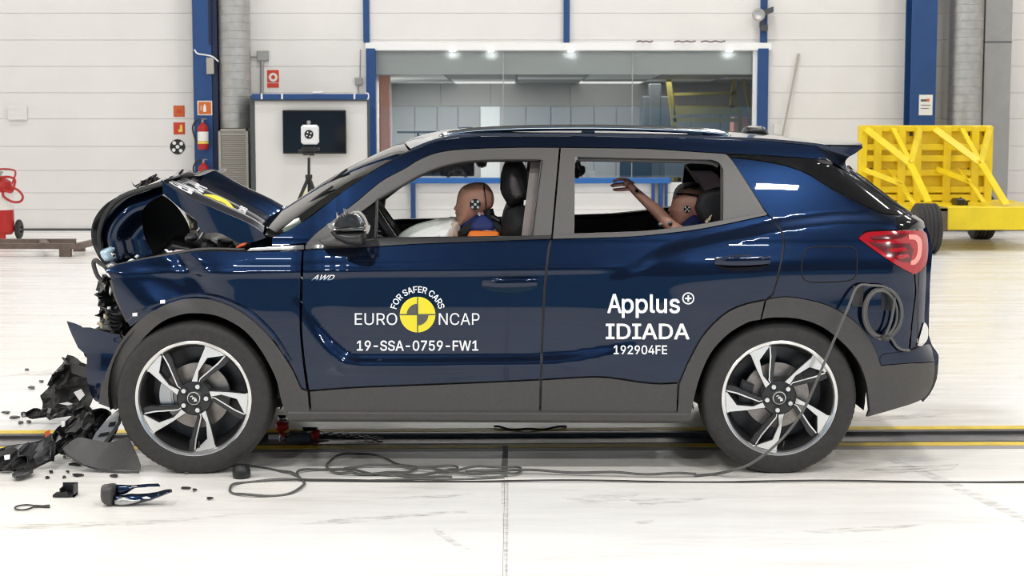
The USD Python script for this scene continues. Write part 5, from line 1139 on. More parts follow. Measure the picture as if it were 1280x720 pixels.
# far rear pillar inside, with the mauve curtain piece
obj(car, 'rear_pillar_trim', prism(pxpoly([(852, 240), (856, 206), (868, 203), (908, 204), (912, 245)], 1.50), 1.50, 1.53), 'fabric_black')
obj(car, 'curtain_panel', inflate(pxpoly([(862.5, 213), (889, 213), (896, 218), (903, 228), (905, 234), (892, 235), (879, 239)], 1.40), 1.40, .02, .01), 'mauve_trim')
obj(car, 'curtain_edge', tube([px(856.7, 206.7, 1.4), px(868, 223, 1.4), px(879, 239.5, 1.4)], .005, 6), 'cream_plastic')
obj(car, 'quarter_trim', prism(pxpoly([(904, 203), (916, 204), (955, 262), (905, 276)], .2), .19, .21), 'interior_dark') if False else None
both('pillar_inner_trim', panel([(664, 199), (676, 199), (664.5, 297), (652, 297)], off=.075, th=.02, shrink=0, step=.02), 'pillar_grey')
both('pillar_inner_trim', panel([(677, 200), (716, 198), (716, 292), (668, 296)], off=.06, th=.02, shrink=0, step=.02), 'interior_dark')
both('pillar_inner_trim', panel([(903, 204), (914, 205), (950, 262), (903, 276)], off=.055, th=.02, shrink=0, step=.02), 'interior_dark')
# far windows: grab handle, rear-view mirror, clutter by the centre pillar
obj(car, 'rear_view_mirror', inflate(pxpoly([(594, 203), (609, 203), (608, 208), (603, 210), (597, 209)], YC), YC, .10, .008), 'black_plastic')
cl = [(718.5, 205), (722, 200), (725, 203), (726, 208), (731, 208), (732, 214), (728, 219), (722, 222), (719, 220)]
obj(car, 'belt_guide', crumple(pxpoly(cl, 1.6), lambda s, t, h: np.stack([s, 1.6 + h, t], 1), .03, 22, .012, .006, 5), 'cable_grey')
obj(car, 'side_curtain_strip', tube([on(u, v, .07) for u, v in C((722, 198.5), (800, 200), (880, 202), (898, 207))], .012, 8), 'interior_dark')
# dashboard, wheel, airbag
dash = C((398, 300), (420, 283), (445, 279), (470, 283), (478, 296), (470, 330), (440, 350), (400, 350))
obj(car, 'dashboard', inflate(pxpoly(dash, YC), YC, .72, .016, round_=.04), 'interior_dark')
for k in range(5): obj(car, 'dash_vent', ctube([px(461 + k, 272 + 6.2 * k, .33), px(467 + k, 270 + 6.2 * k, .33), px(474 + k, 272 + 6.2 * k, .34), px(479 + k, 275 + 6.2 * k, .36)], .007), 'satin_black' if k % 2 else 'cladding')
obj(car, 'instrument_hood', inflate(pxpoly(C((456, 280), (462, 271), (474, 270), (480, 280), (478, 296), (458, 298)), .5), .5, .15, .01, round_=.03), 'interior_dark')
wc = px(484, 282, SY); nrm = np.array([.83, 0, .55]); e1, e2 = np.array([0, 1.0, 0]), np.array([-.55, 0, .83]); rw = .172
swp = group_part(car, 'steering_wheel')
obj(swp, 'wheel_rim', tube(np.array([wc + rw * (math.cos(a) * e1 + math.sin(a) * e2) for a in np.linspace(0, 2 * np.pi, 49)]), .027, 10, False), 'satin_black')
obj(swp, 'wheel_boss', hull([wc - nrm * .05 + .07 * (math.cos(a) * e1 + math.sin(a) * e2) + nrm * d for a in np.linspace(0, 6.28, 14) for d in (0, .04)]), 'black_plastic')
for a in (0, math.pi, -math.pi / 2): obj(swp, 'wheel_spoke', tube([wc - nrm * .03 + .05 * (math.cos(a) * e1 + math.sin(a) * e2), wc + rw * (math.cos(a) * e1 + math.sin(a) * e2)], .014, 8), 'black_plastic')
obj(swp, 'column', tube([wc - nrm * .03, wc - nrm * .35], .035, 10), 'black_plastic')
ab = C((496, 300), (503, 289), (516, 281), (530, 277), (550, 274), (566, 272), (573, 275)) + C((575, 284), (573, 300), (560, 320), (520, 322))
m = inflate(pxpoly(ab, SY), SY, .26, .012, power=.5, round_=.12); m.vertices += (np.abs(meshkit.fbm(m.vertices * 8, 4, 4) - .5)[:, None] * 2 - .3) * [.03, .09, .035]
obj(car, 'airbag', m, 'airbag', 60, label='deflated white airbag over the steering wheel')
obj(car, 'airbag_panel', inflate(pxpoly(C((553, 297), (558, 285), (566, 278), (573, 277)) + [(572, 298)], SY - .14), SY - .14, .03, .008), 'airbag_tan')
obj(car, 'seat_belt', tube([on(662, 215, .11), on(664, 250, .12), px(650, 300, .36)], .012, 6), 'seat_belt')
# ================================================================== crash-test dummies
def P3(u, v, y): return px(u, v, y)
def target(par, u, v, r_px, y):
    s = r_px / 268.0; c = px(u, v, y)
    obj(par, 'target_disc', lathe([(0, 0), (s, 0), (s, .004)], c, 'y', 28), 'bezel', label='round black target with white dots')
    for du, dv in ((0, 0), (-.5, -.5), (.5, -.5), (.5, .5), (-.5, .5)): obj(par, 'target_dot', lathe([(0, 0), (s * .25, 0), (s * .25, .003)], c + [du * s, -.002, dv * s], 'y', 14), 'white_print')
def head_mesh(outline, y, half, step=.006):
    return inflate(pxpoly(outline, y), y, half, step, power=.5)
def body_union(head, segs, edge=.014):
    b = blob(segs, edge, 6)
    H = manifold3d.Manifold(manifold3d.Mesh(np.asarray(head.vertices, np.float32), np.asarray(head.faces, np.uint32)))
    B = manifold3d.Manifold(manifold3d.Mesh(np.asarray(b.vertices, np.float32), np.asarray(b.faces, np.uint32)))
    return tm(H + B) if H.num_tri() and B.num_tri() else cat(head, b)
def finger_chain(pts, r): return [((pts[i], r * (1 - .08 * i)), (pts[i + 1], r * (1 - .08 * (i + 1)))) for i in range(len(pts) - 1)]
def hand(wrist, palm, dirv, side, up, n_bend=.5, s=1.0):
    """Segments for a palm with four fingers and a thumb. dirv along the fingers, side across the palm, up out of the back of the hand."""
    out = [((wrist, .026 * s), (wrist + dirv * .05 * s + side * .022 * s, .017 * s)), ((wrist, .026 * s), (wrist + dirv * .05 * s - side * .022 * s, .017 * s))]
    for k, (o, L) in enumerate(((-.036, .078), (-.012, .09), (.012, .085), (.034, .068))):
        b = wrist + dirv * .07 * s + side * o * s; out.append(((wrist + dirv * .02 * s + side * o * .5 * s, .018 * s), (b, .0135 * s)))
        q = [b, b + dirv * L * .45 * s + up * .006 * s, b + dirv * L * .78 * s - up * L * .3 * n_bend * s, b + dirv * L * .92 * s - up * L * .7 * n_bend * s]
        out += finger_chain(q, .0095 * s)
    tb = wrist + dirv * .02 * s - side * .035 * s; out += finger_chain([tb, tb + dirv * .03 * s - side * .03 * s, tb + dirv * .065 * s - side * .036 * s - up * .01 * s], .0115 * s)
    return out
# driver
DY = .53
dr = thing('dummy', 'brown crash test dummy in the driver seat with its face on the airbag', 'dummy', (px(600, 300, DY)[0], DY, px(600, 410, DY)[2]))
ho = C((572, 244), (576, 235.5), (585, 230), (597, 227.8), (607, 229.5), (614, 236.5), (617.6, 247), (616, 257.5), (611, 262.5)) + C((606, 266), (599, 270), (589, 279), (577, 283.2), (573.5, 283.5), (571.8, 278)) + C((569.3, 272), (570.2, 269), (568.8, 266), (569.6, 263.8), (567.2, 261), (569.8, 256), (571, 250))
hd_ = head_mesh(ho, DY, .078)
J = lambda u, v, y: px(u, v, y)
sh_l, sh_r = J(608, 310, .36), J(608, 310, .72); el_l, el_r = J(560, 345, .34), J(560, 345, .74); wr_l, wr_r = J(515, 318, .38), J(515, 318, .68)
hip_l, hip_r = J(606, 405, .45), J(606, 405, .61); kn_l, kn_r = J(495, 396, .42), J(495, 396, .64); an_l, an_r = J(440, 470, .44), J(440, 470, .62)
neck0, neck1 = J(600, 268, DY), J(609, 288, DY)
segs = [((neck0, .045), (neck1, .05)), ((sh_l, .06), (sh_r, .06)), ((neck1, .06), (sh_l, .06)), ((neck1, .06), (sh_r, .06)),
        ((sh_l + [0, .05, -.08], .11), (sh_r + [0, -.05, -.08], .11), (J(608, 395, .47), .12), (J(608, 395, .59), .12)),
        ((sh_l, .055), (el_l, .042)), ((sh_r, .055), (el_r, .042)), ((el_l, .042), (wr_l, .028)), ((el_r, .042), (wr_r, .028)),
        ((hip_l, .09), (kn_l, .062)), ((hip_r, .09), (kn_r, .062)), ((kn_l, .06), (an_l, .038)), ((kn_r, .06), (an_r, .038)), ((an_l, .04), (an_l + [-.17, 0, -.05], .028)), ((an_r, .04), (an_r + [-.17, 0, -.05], .028))]
fw = lambda a, b: (b - a) / np.linalg.norm(b - a)
for e, w_, sd in ((el_l, wr_l, -1), (el_r, wr_r, 1)): segs += hand(w_, None, fw(e, w_), np.array([0, 1.0, 0]), np.array([.3, 0, .95]), 1.0)
obj(dr, 'body', body_union(hd_, segs), 'skin', 50)
cap_l = np.array([px(u, v, DY) for u, v in ((604.5, 228.6), (606, 238), (607.5, 250), (608.5, 264))])
sc = tube(np.array([[p[0], DY + yy, p[2]] for p, yy in zip(catmull(cap_l[::-1], 5), -np.array([.045, .058, .066, .071, .0745, .0765, .0775, .078, .077, .075, .071, .064, .054, .040, .022, .0]) - .0015)]), .0028, 6)
obj(dr, 'skull_seam', sc, 'bezel')
target(dr, 594, 255.5, 7.2, DY - .083)
obj(dr, 'eye', cat(*[trimesh.creation.icosphere(2, .010).apply_translation(px(573.6, 256.5, DY) + [0, s * .032, 0]) for s in (-1, 1)]), 'skin')
obj(dr, 'ear_bolt', inflate(pxpoly([(597, 267), (599, 264), (600.5, 268), (602, 272), (599, 272)], DY - .07), DY - .07, .008, .004), 'airbag')
obj(dr, 'neck_joint', cat(tube([J(609, 262, DY - .02), J(612, 275, DY - .02)], .03, 12), tube([J(612, 270, DY - .03), J(624, 277, DY - .03)], .018, 10)), 'black_plastic')
obj(dr, 'jacket', blob([((J(595, 285, DY - .1), .03), (J(611, 284, DY - .1), .03), (J(603, 276, DY - .07), .03), (J(603, 282, DY + .1), .05)), ((J(600, 290, DY), .1), (J(612, 380, DY), .135))], .012, 5), 'suit_blue')
obj(dr, 'chest_harness', blob([((J(575, 294, DY - .08), .022), (J(592, 283, DY - .08), .026)), ((J(618, 284, DY - .05), .03), (J(628, 292, DY - .05), .03)), ((J(585, 300, DY), .06), (J(600, 345, DY), .08))], .012, 5), 'fabric_black')
obj(dr, 'sleeve', blob([((J(590, 293, .33), .018), (J(620, 293.5, .33), .017), (sh_l, .07), (J(596, 312, .35), .066)), ((sh_l, .068), (J(570, 338, .34), .055))], .012, 5), 'suit_orange', label='orange sleeve')
# rear child dummy
RY = .62
cd = thing('dummy', 'brown child crash test dummy in the rear seat raising one arm', 'dummy', (px(865, 300, RY)[0], RY, px(865, 410, RY)[2]))
ho = C((841, 248), (846.5, 241.5), (852, 237.5), (861, 235.2), (872, 236.5), (884, 243), (890, 256), (886, 270)) + C((880, 276), (872, 279), (862, 282), (851, 286.5), (842, 286)) + C((839, 281), (839.3, 277), (837.3, 274), (838, 271), (836.4, 268.5), (837, 266), (834.8, 263), (838.4, 257), (839.6, 252))
hd2 = head_mesh(ho, RY, .072)
elb, wri = J(843, 287, .50), J(797, 242, .58); sho = J(868, 306, .47)
d_ = fw(elb, wri)
arm = [((elb, .034), (J(820, 263, .53), .030)), ((J(820, 263, .53), .030), (wri, .021)), ((sho, .05), (elb, .037))]
pk = J(787, 232.5, .585)
arm += [((wri, .021), (pk + [0, -.022, 0], .017)), ((wri, .021), (pk + [0, .025, 0], .016)), ((J(791, 236, .57), .02), (J(783, 229, .575), .016))]
for pts, yy in ((((785, 230), (776, 229.6), (768, 230.6), (764.6, 232)), .60), (((785, 231), (777, 230.8), (770, 231.8), (766, 232.8)), .582), (((786, 235.5), (778, 236.2), (771, 236.8), (767.5, 237)), .562), (((786, 236.5), (780, 237.2), (774, 237.6), (770, 237.6)), .546)):
    arm += finger_chain([J(u, v, yy) for u, v in pts], .0080)
arm += finger_chain([J(791, 229, .61), J(783, 224.6, .63), J(774, 223.8, .64), J(767.5, 226.6, .64)], .0088)
shr = J(868, 306, .77)
tor = [((J(866, 280, RY), .045), (J(870, 296, RY), .05)), ((sho, .055), (shr, .055)), ((sho + [0, .04, -.05], .09), (shr + [0, -.04, -.05], .09), (J(868, 392, .55), .10), (J(868, 392, .69), .10)),
       ((shr, .045), (J(835, 350, .80), .035)), ((J(835, 350, .80), .035), (J(800, 385, .76), .024)),
       ((J(866, 398, .54), .075), (J(785, 396, .52), .05)), ((J(866, 398, .70), .075), (J(785, 396, .72), .05)), ((J(785, 396, .52), .048), (J(765, 455, .53), .032)), ((J(785, 396, .72), .048), (J(765, 455, .71), .032)), ((J(765, 455, .53), .034), (J(748, 462, .53), .024)), ((J(765, 455, .71), .034), (J(748, 462, .71), .024))]
tor += hand(J(800, 385, .76), None, np.array([-.95, 0, -.3]), np.array([0, 1.0, 0]), np.array([-.3, 0, .95]), .6, .8)
obj(cd, 'body', body_union(hd2, arm + tor, .007), 'skin_rear', 50)
target(cd, 859, 261.5, 4.6, RY - .076)
obj(cd, 'head_strap', tube(np.array([[p[0], RY + yy, p[2]] for p, yy in zip(catmull([px(u, v, RY) for u, v in ((845, 242.5), (855, 242), (866, 243.5), (876, 245))], 4), -np.linspace(.03, .078, 13))]), .006, 6), 'bezel')
obj(cd, 'jacket', blob([((J(856, 286, RY - .06), .03), (J(868, 276, RY - .06), .03), (J(872, 290, RY), .09)), ((J(870, 300, RY), .12), (J(870, 385, RY), .12))], .012, 5), 'suit_blue')
obj(cd, 'wrist_tape', tube([J(797, 239.5, .56), J(794.5, 237.5, .555)], .008, 6), 'bezel'); obj(cd, 'elbow_bolt', cat(lathe([(0, 0), (.011, .002), (.012, .012)], J(826, 281, .46), 'y', 14), lathe([(0, 0), (.011, .002), (.012, .012)], J(838, 279, .46), 'y', 14)), 'steel')
# ================================================================== wreckage, cables and small things on the floor
def scrap(name, label, cat_, pts, Y, mat, amp=.03, freq=9, th=.005, step=.02, seed=0, lean=0.0, extra=()):
    """A crumpled sheet standing near depth Y; extra: (part name, pts, dy, mat, amp, freq)."""
    zb = min(px(u, v, Y)[2] for u, v in pts)
    t = thing(name, label, cat_, (float(np.mean([px(u, v, Y)[0] for u, v in pts])), Y, max(zb, 0)))
    def go(pn, P, dy, m, a, f, sd, w):
        q = pxpoly(P, Y); c = crumple(q, lambda s, tt, h: np.stack([s + .3 * h, Y + dy + h * 2 + lean * (tt - zb), np.maximum(tt + .4 * h * (tt > zb + .03), .004)], 1), a, f, w, step, sd)
        c.vertices[:, 2] = np.maximum(c.vertices[:, 2], .002); obj(t, pn, c, m, 12)
    go('panel', pts, 0, mat, amp, freq, seed, th)
    for k, e in enumerate(extra): go(*e, seed + 11 + k, .004)
    return t
scrap('bumper_fragment', 'tall black torn bumper fragment with a white sticker standing behind the blue bumper corner', 'debris',
      [(80, 445), (86, 447), (98, 454), (112, 460), (114, 500), (108, 517), (90, 520), (60, 522), (50, 515), (52, 503), (50, 494), (56, 488), (60, 480), (66, 470), (74, 457)], 1.35, 'scrap_matte', .03, 7, .006, .022, 1, .25,
      [('torn_grille', [(79, 445), (87, 448), (90, 462), (86, 478), (78, 483), (68, 481), (63, 476), (72, 460)], -.06, 'bumper_scrap', .05, 16), ('side_plate', [(88, 452), (112, 460), (112, 472), (90, 466)], -.07, 'cladding', .008, 4),
       ('sticker', [(96, 488), (105, 484), (110, 491), (104, 498)], -.10, 'white_print', .003, 3), ('torn_edge', [(32, 512), (50, 508), (75, 507), (105, 500), (106, 512), (70, 520), (50, 519), (36, 517)], -.08, 'bumper_scrap', .035, 14), ('bright_scrap', [(81, 500), (92, 498), (99, 500), (92, 502)], -.14, 'device_white', .004, 5)])
scrap('bumper_wreckage', 'heap of crumpled black bumper wreckage in front of the front wheel', 'debris',
      [(62, 550), (75, 532), (90, 520), (98, 508), (110, 504), (125, 508), (140, 518), (152, 514), (150, 535), (140, 552), (110, 560), (90, 566), (74, 560)], .42, 'bumper_scrap', .07, 10, .006, .022, 21, .1,
      [('torn_duct', [(88, 548), (92, 530), (104, 518), (118, 516), (122, 530), (112, 545), (98, 552)], -.10, 'scrap_matte', .06, 16), ('crumpled_grille', [(65, 548), (76, 536), (88, 540), (92, 552), (78, 562), (66, 560)], -.14, 'bumper_scrap', .05, 20), ('bracket', [(108, 512), (128, 508), (132, 520), (118, 530), (106, 524)], -.16, 'scrap_matte', .04, 18), ('torn_strip', [(96, 552), (118, 546), (134, 540), (136, 548), (118, 556), (100, 560)], -.2, 'cladding', .02, 10),
       ('orange_lens', [(70, 531), (76, 528), (77, 536), (72, 538)], -.2, 'orange_plastic', .006, 10), ('pale_scrap', [(80, 524), (87, 522), (88, 528), (83, 530)], -.1, 'device_white', .01, 14)])
scrap('radiator_shutter', 'satin grey slotted plate leaning against the front tyre among the wreckage', 'debris', [(149, 511), (147, 529), (129, 553), (113, 554), (119, 541), (134, 522)], .20, 'silver_scrap', .006, 4, .004, .022, 31, .35,
      [('slot', [(136, 529), (143, 528), (141, 533), (134, 534)], -.012, 'dark_void', .001, 2), ('slot', [(125, 542), (136, 540), (134, 544), (122, 546)], -.012, 'dark_void', .001, 2), ('rail', [(149, 511), (152, 512), (150, 530), (133, 555), (129, 554), (146, 529)], -.02, 'black_plastic', .004, 5)])
scrap('bumper_lip', 'broad dark grey bumper lip lying against the front tyre', 'debris', C((76, 562), (92, 550), (110, 553), (135, 554), (152, 549)) + C((157, 548), (166, 565), (174, 580), (175, 588)) + C((172, 588), (150, 588), (125, 585.5), (100, 577), (84, 569)), .06, 'cladding', .02, 3, .006, .022, 41, .5,
      [('lip_edge', C((80, 566), (100, 577), (125, 585), (150, 588), (175, 588)) + C((175, 590), (150, 590.5), (125, 588), (98, 580), (78, 568)), -.012, 'black_plastic', .004, 3)])
scrap('grille_fragment', 'crumpled dark grille fragment at the left edge of the picture', 'debris', [(-14, 560), (8, 558), (28, 560), (45, 556), (52, 551), (62, 553), (65, 566), (66, 577), (52, 582), (42, 587), (10, 588.5), (-14, 588)], .10, 'bumper_scrap', .05, 9, .005, .022, 51, .5,
      [('torn_mesh', [(-8, 561), (20, 562), (34, 566), (40, 580), (20, 584), (-8, 582)], -.05, 'scrap_matte', .05, 20), ('bright_skin', [(46, 563), (58, 560), (64, 568), (60, 577), (48, 580), (42, 572)], -.08, 'satin_black', .03, 10), ('torn_clip', [(10, 566), (17, 565), (18, 570), (12, 571)], -.1, 'device_white', .006, 10)])
def flat(pts, z=.003, th=.006, amp=.0, seed=0, step=.01, tilt=0.0):
    """A piece lying on the floor; pixels are read on the floor plane."""
    q = np.array([pxz(u, v, 0)[:2] for u, v in pts]); V, F = gridclip(poly_of(q), step)
    h = z + th + amp * meshkit.fbm(np.stack([V[:, 0] * 8, V[:, 1] * 8, V[:, 0] * 0 + seed], 1), 3, seed) + tilt * (V[:, 1] - V[:, 1].min())
    m = thick((np.stack([V[:, 0], V[:, 1], h], 1), F), th); return m
t = thing('headlamp_surround', 'curved blue and grey scratched trim shard lying alone on the front floor', 'debris', pxz(165, 632))
ys = pxz(165, 634.5)[1]
def shard(pts, dy, half, mat, name, bend=.0):
    m = inflate(pxpoly(pts, ys), ys + dy, half, .006, round_=.02); m.vertices[:, 2] = np.maximum(m.vertices[:, 2], .002); obj(t, name, m, mat)
shard(C((123, 612), (125, 609.5), (140, 609), (140, 622), (140, 635)) + C((132, 634.5), (125, 630), (122.5, 622)), .05, .05, 'cladding', 'end_cap')
shard(C((139, 610.3), (160, 611), (180, 609.5), (193, 609)) + [(196, 612.8)] + C((194, 613), (178, 613.8), (164, 615.2), (157, 619.5), (150, 623), (139, 623)), .07, .02, 'paint', 'upper_strip')
shard(C((139, 621), (150, 622), (158, 620.5), (172, 620.5), (190, 618.5), (204, 615), (211, 614.5)) + [(212.5, 618)] + C((211, 619), (198, 624), (184, 629), (165, 633.5), (150, 635), (139, 635)), .045, .03, 'paint', 'lower_strip')
shard(C((141, 627), (152, 622.5), (166, 625.5), (176, 624)) + C((174, 628), (160, 632), (150, 633), (142, 632)), .02, .012, 'galvanised', 'scratched_edge')
shard([(176, 623), (182, 621.5), (188, 624), (184, 625), (178, 625)], .017, .006, 'device_white', 'scratch'); shard([(160, 611.5), (168, 611), (168, 613), (161, 613.5)], .055, .006, 'galvanised', 'scratch')
t = thing('black_block', 'small black open plastic block on the floor left of the blue trim shard', 'debris', pxz(80, 622))
a, b = pxz(66, 622), pxz(94, 621); y0 = a[1]
obj(t, 'shell', cat(box(a[0], b[0], y0, y0 + .06, .003, .012), box(a[0] + .03, b[0], y0 + .05, y0 + .06, .003, .055), box(b[0] - .006, b[0], y0, y0 + .06, .003, .055), box(a[0] + .03, a[0] + .036, y0, y0 + .06, .003, .04)), 'black_plastic', smooth=False)
obj(t, 'side_lip', hull([(a[0], y0 - .004, .003), (b[0] - .02, y0 - .004, .003), (b[0] - .03, y0 - .004, .028), (a[0] + .01, y0 - .004, .02), (a[0], y0, .003), (b[0] - .02, y0, .003), (b[0] - .03, y0, .028), (a[0] + .01, y0, .02)]), 'bumper_scrap', smooth=False)
t = thing('cable_tie', 'thin dark cable tie loop lying at the lower left of the floor', 'cable tie', pxz(40, 634))
obj(t, 'loop', tube(np.array([pxz(u, v, .006) for u, v in catmull([(43, 632), (34, 631), (24, 632), (18.5, 634.5), (22, 637), (32, 637), (42, 634), (52, 632.5), (62, 631.5)], 6)]), .0035, 6), 'cable_dark')
obj(t, 'tail', tube(np.array([pxz(u, v, .006) for u, v in ((44, 632.5), (52, 633), (62, 633.5))]), .006, 6), 'cable_dark')
CH = [(30, 519.5, 4, 2), (17.5, 523, 6, 1.2), (25.5, 529.5, 3, 1.2), (36, 528.5, 3, 1), (8, 517, 5, .9), (95, 582, 7, 1.4), (64, 591.5, 2.4, 1.3), (59, 598.5, 2.6, 1), (80, 598, 2, 1), (97, 595.5, 7, 1), (143, 596.5, 5, 1.1), (85, 591.5, 2, .7), (81, 573, 2, 1), (232, 612, 6, .8), (243, 614.5, 2.5, 1), (262, 625, 4, .7), (52, 478, 3, .8), (40, 486, 4, 1.2), (34, 463, 2.5, .8)]
WHERE = ['above the yellow line at far left, beside the upright bumper fragment', 'leftmost above the yellow line, long and thin', 'just under the long chip at far left above the yellow line', 'right of the tiny chip above the yellow line at left', 'at the very left edge of the floor above the yellow line', 'long chip under the broad bumper lip', 'beside the crumpled grille fragment, above the black block', 'left one of the pair above the black block', 'right one of the pair above the black block', 'long chip between the black block and the bumper lip', 'below the tip of the bumper lip, near the blue trim shard', "tiny one under the bumper lip's left end", "left of the bumper lip's tip", 'left one of three right of the blue trim shard', 'middle one of three right of the blue trim shard', 'lowest of three right of the blue trim shard', 'lower of two left of the upright bumper fragment', 'left of the upright bumper fragment on open floor', 'highest one, left of the upright bumper fragment']
for k, (u, v, w, h) in enumerate(CH):
    q = [(u + w * math.cos(a) * (1 + .35 * math.sin(3 * a + k)), v + h * math.sin(a) * (1 + .3 * math.cos(2 * a + k))) for a in np.linspace(0, 6.28, 9)[:-1]]
    obj(W0, 'plastic_chip', flat(q, z=.001, th=.006, amp=.008, seed=k), 'bumper_scrap', label='small black plastic chip ' + WHERE[k], cat='debris', group='black plastic chips on the floor')
obj(W0, 'plastic_sliver', flat([(15, 600), (24, 595.5), (34, 593), (42, 592.5), (41, 597), (30, 601), (20, 602.5)], amp=.03, seed=4, th=.01), 'bumper_scrap', label='larger black sliver on the floor under the left edge fragment', cat='debris')
obj(W0, 'rubber_puck', lathe([(0, .062), (.022, .06), (.036, .048), (.042, .03), (.042, .012), (.038, 0), (0, 0)], pxz(302, 597), 'z', 28), 'black_plastic', label='round black rubber cap beside the cable loops near the front wheel', cat='cap')
# ---- towing shackle and chain at the rail
t = thing('tow_coupling', 'red tow coupling with grey strap and chain on the rail behind the front wheel', 'coupling', pxz(372, 556))
GYY = R0 + .12
def rp(u, v, dy=0): return px(u, v, GYY + dy)
obj(t, 'upper_clamp', inflate(pxpoly([(345, 528), (352, 527), (361, 528), (361, 536), (354, 540), (360, 543), (356, 547), (350, 543), (344, 536)], GYY), GYY, .03, .006), 'red_plastic')
obj(t, 'lower_clamp', inflate(pxpoly([(388, 540), (396, 537), (400, 538), (400, 544), (396, 552), (390, 550), (388, 546)], GYY), GYY, .03, .006), 'red_plastic')
obj(t, 'clamp_head', inflate(pxpoly([(347, 519), (358, 519), (360, 526), (348, 527)], GYY), GYY, .025, .006), 'steel')
obj(t, 'ring', tube(np.array([rp(356 + 6.5 * math.cos(a), 549.5 + 6.5 * math.sin(a)) for a in np.linspace(0, 2 * np.pi, 25)]), .006, 8, False), 'steel')
obj(t, 'strap', inflate(pxpoly(C((358, 545), (368, 542), (390, 541)) + C((392, 553), (375, 556), (358, 556)), GYY), GYY, .018, .008, round_=.02), 'cable_grey')
obj(t, 'tube', tube([rp(336, 547, .05), rp(356, 546.5, .05)], .016, 10), 'device_white'); obj(t, 'rod', tube([rp(362, 540, .04), rp(384, 540, .04)], .008, 8), 'steel')
obj(t, 'block', inflate(pxpoly([(378, 534), (396, 534), (399, 538), (380, 539)], GYY + .03), GYY + .03, .03, .006), 'black_plastic')
for k in range(14):
    c = rp(402 + 5.6 * k, 541.5 + .52 * k, .02); r = .011
    ax = np.array([0, 1.0, 0]) if k % 2 else np.array([0, 0, 1.0])
    obj(t, 'chain_link', tube(np.array([c + [1.25 * r * math.cos(a), 0, 0] + ax * r * .75 * math.sin(a) for a in np.linspace(0, 2 * np.pi, 13)]), .0035, 6, False), 'steel')
obj(t, 'pin', tube([rp(396, 550), rp(411, 552)], .008, 8), 'steel')
# ---- cables
def floor_cable(name, label, strands, r=.006, mat='cable_grey', z=.007):
    t = thing(name, label, 'cable', pxz(*strands[0][0]))
    for k, s in enumerate(strands):
        q = catmull(s, 8); P = np.array([pxz(u, v, z) for u, v in q]); P[:, 2] = z + .003 * k + .004 * np.sin(np.arange(len(P)) * .4 + k); obj(t, 'strand', tube(P, r, 8), mat)
    return t
cr6 = lambda pts: [(240 + x / 2.46, 510 + y / 2.46) for x, y in pts]
floor_cable('floor_cable', 'grey cable lying in loose loops on the floor between the wheels', [
    cr6([(-20, 200), (40, 187), (100, 179), (200, 179), (280, 195), (325, 208), (345, 235), (300, 262), (200, 270), (130, 262), (118, 245), (150, 229), (250, 222), (420, 222), (640, 222), (800, 218), (960, 213)]),
    cr6([(300, 200), (322, 207), (330, 196), (400, 189), (480, 192), (560, 203), (640, 208), (700, 205), (780, 196), (815, 188), (800, 182), (700, 180), (560, 180), (480, 184), (475, 193), (520, 203), (600, 206), (690, 212), (800, 216)]),
    cr6([(500, 205), (440, 200), (414, 186), (430, 160), (470, 146), (530, 143), (590, 158), (640, 177), (690, 190), (650, 200), (580, 205), (500, 205)]),
    cr6([(640, 184), (690, 190), (800, 202), (900, 208), (980, 207), (1012, 198), (990, 187), (900, 186), (830, 193), (760, 206)]),
    cr6([(840, 200), (1010, 200), (1140, 203), (1280, 207)]) + [(800, 595), (840, 595.5), (870, 594.5)]])
floor_cable('straight_cable', 'thin dark cable stretched straight across the front floor to the right', [[(340, 600), (480, 601), (640, 601.2), (800, 601.5), (960, 601.8), (1120, 601.6), (1330, 602)]], .0045, 'cable_dark')
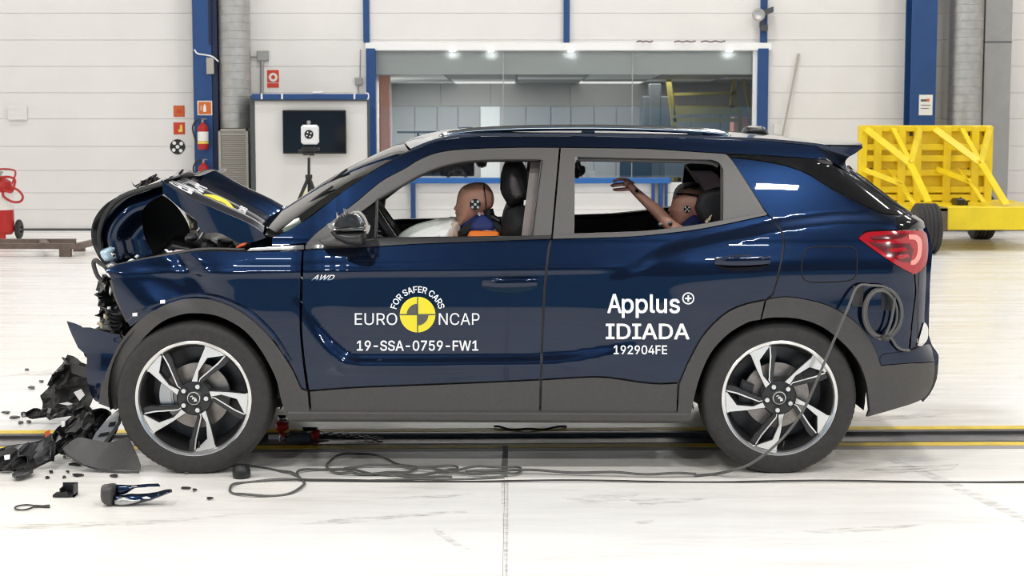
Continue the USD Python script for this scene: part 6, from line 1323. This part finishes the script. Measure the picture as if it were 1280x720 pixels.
floor_cable('sill_cable', 'short dark wire lying on the rail below the doors', [[(618, 533), (630, 535), (650, 537), (670, 536.5), (690, 535), (708, 533)]], .006, 'cable_dark')
# cable hung in a coil on the rear corner of the car
t = thing('hanging_cable', 'grey cable coiled on the rear corner of the car and hanging past the rear wheel', 'cable', on(1104, 424))
cp = lambda pts, off: np.array([on(u, v, off) for u, v in catmull(pts, 8)])
oval = lambda cu, cv, a, b, ph: [(cu + a * math.sin(t_), cv - b * math.cos(t_)) for t_ in np.linspace(ph, ph + 2 * np.pi, 14)]
for k, (cu, cv, a, b) in enumerate(((1103.5, 391.5, 24.5, 32), (1104.5, 391, 22, 29.5), (1101, 392, 20.5, 28.5))):
    obj(t, 'coil', tube(cp(oval(cu, cv, a, b, .5 * k), -.018 - .012 * k), .0065, 8), 'cable_grey')
obj(t, 'strand', tube(cp([(1118, 372), (1117, 385), (1114, 400), (1110, 412), (1104, 422), (1098, 424)], -.05), .0065, 8), 'cable_grey')
obj(t, 'strand', tube(cp([(1109, 420), (1115, 424), (1120, 432), (1127, 437), (1137, 438)], -.02), .0065, 8), 'cable_grey')
obj(t, 'tie', tube(cp([(1103, 419), (1106, 423), (1111, 423)], -.055), .013, 8), 'cable_dark')
hang = [on(1118, 367, -.03), on(1106, 359, -.03), on(1090, 357, -.02), on(1072, 358.5, -.025)]
for u, v, y in ((1060, 385, -.05), (1046, 417, -.055), (1034, 445, -.055), (1020, 478, -.055), (1004, 513, -.055), (985, 540, -.06)): hang.append(px(u, v, y))
fl_ = [px(938, 580, -.085), px(915, 588, -.06), pxz(893, 592.5, .008) , pxz(868, 594.5, .008)]
hang += [px(963, 562, -.09)] + fl_
obj(t, 'strand', tube(catmull(hang, 8), .0065, 8), 'cable_grey')
for u0, v0, u1, v1 in ((1066, 357, 1080, 384), (1102, 366, 1118, 389)):
    obj(t, 'dark_patch', panel([(u0, v0), (u1, v0 + 2), (u1 - 2, v1), (u0 - 1, v1 - 2)], off=-.002, th=.0015, shrink=0, step=.012), 'cable_dark' if u0 < 1090 else 'satin_black', smooth=False)  # thin dark patches laid on the rear panel beside the coil
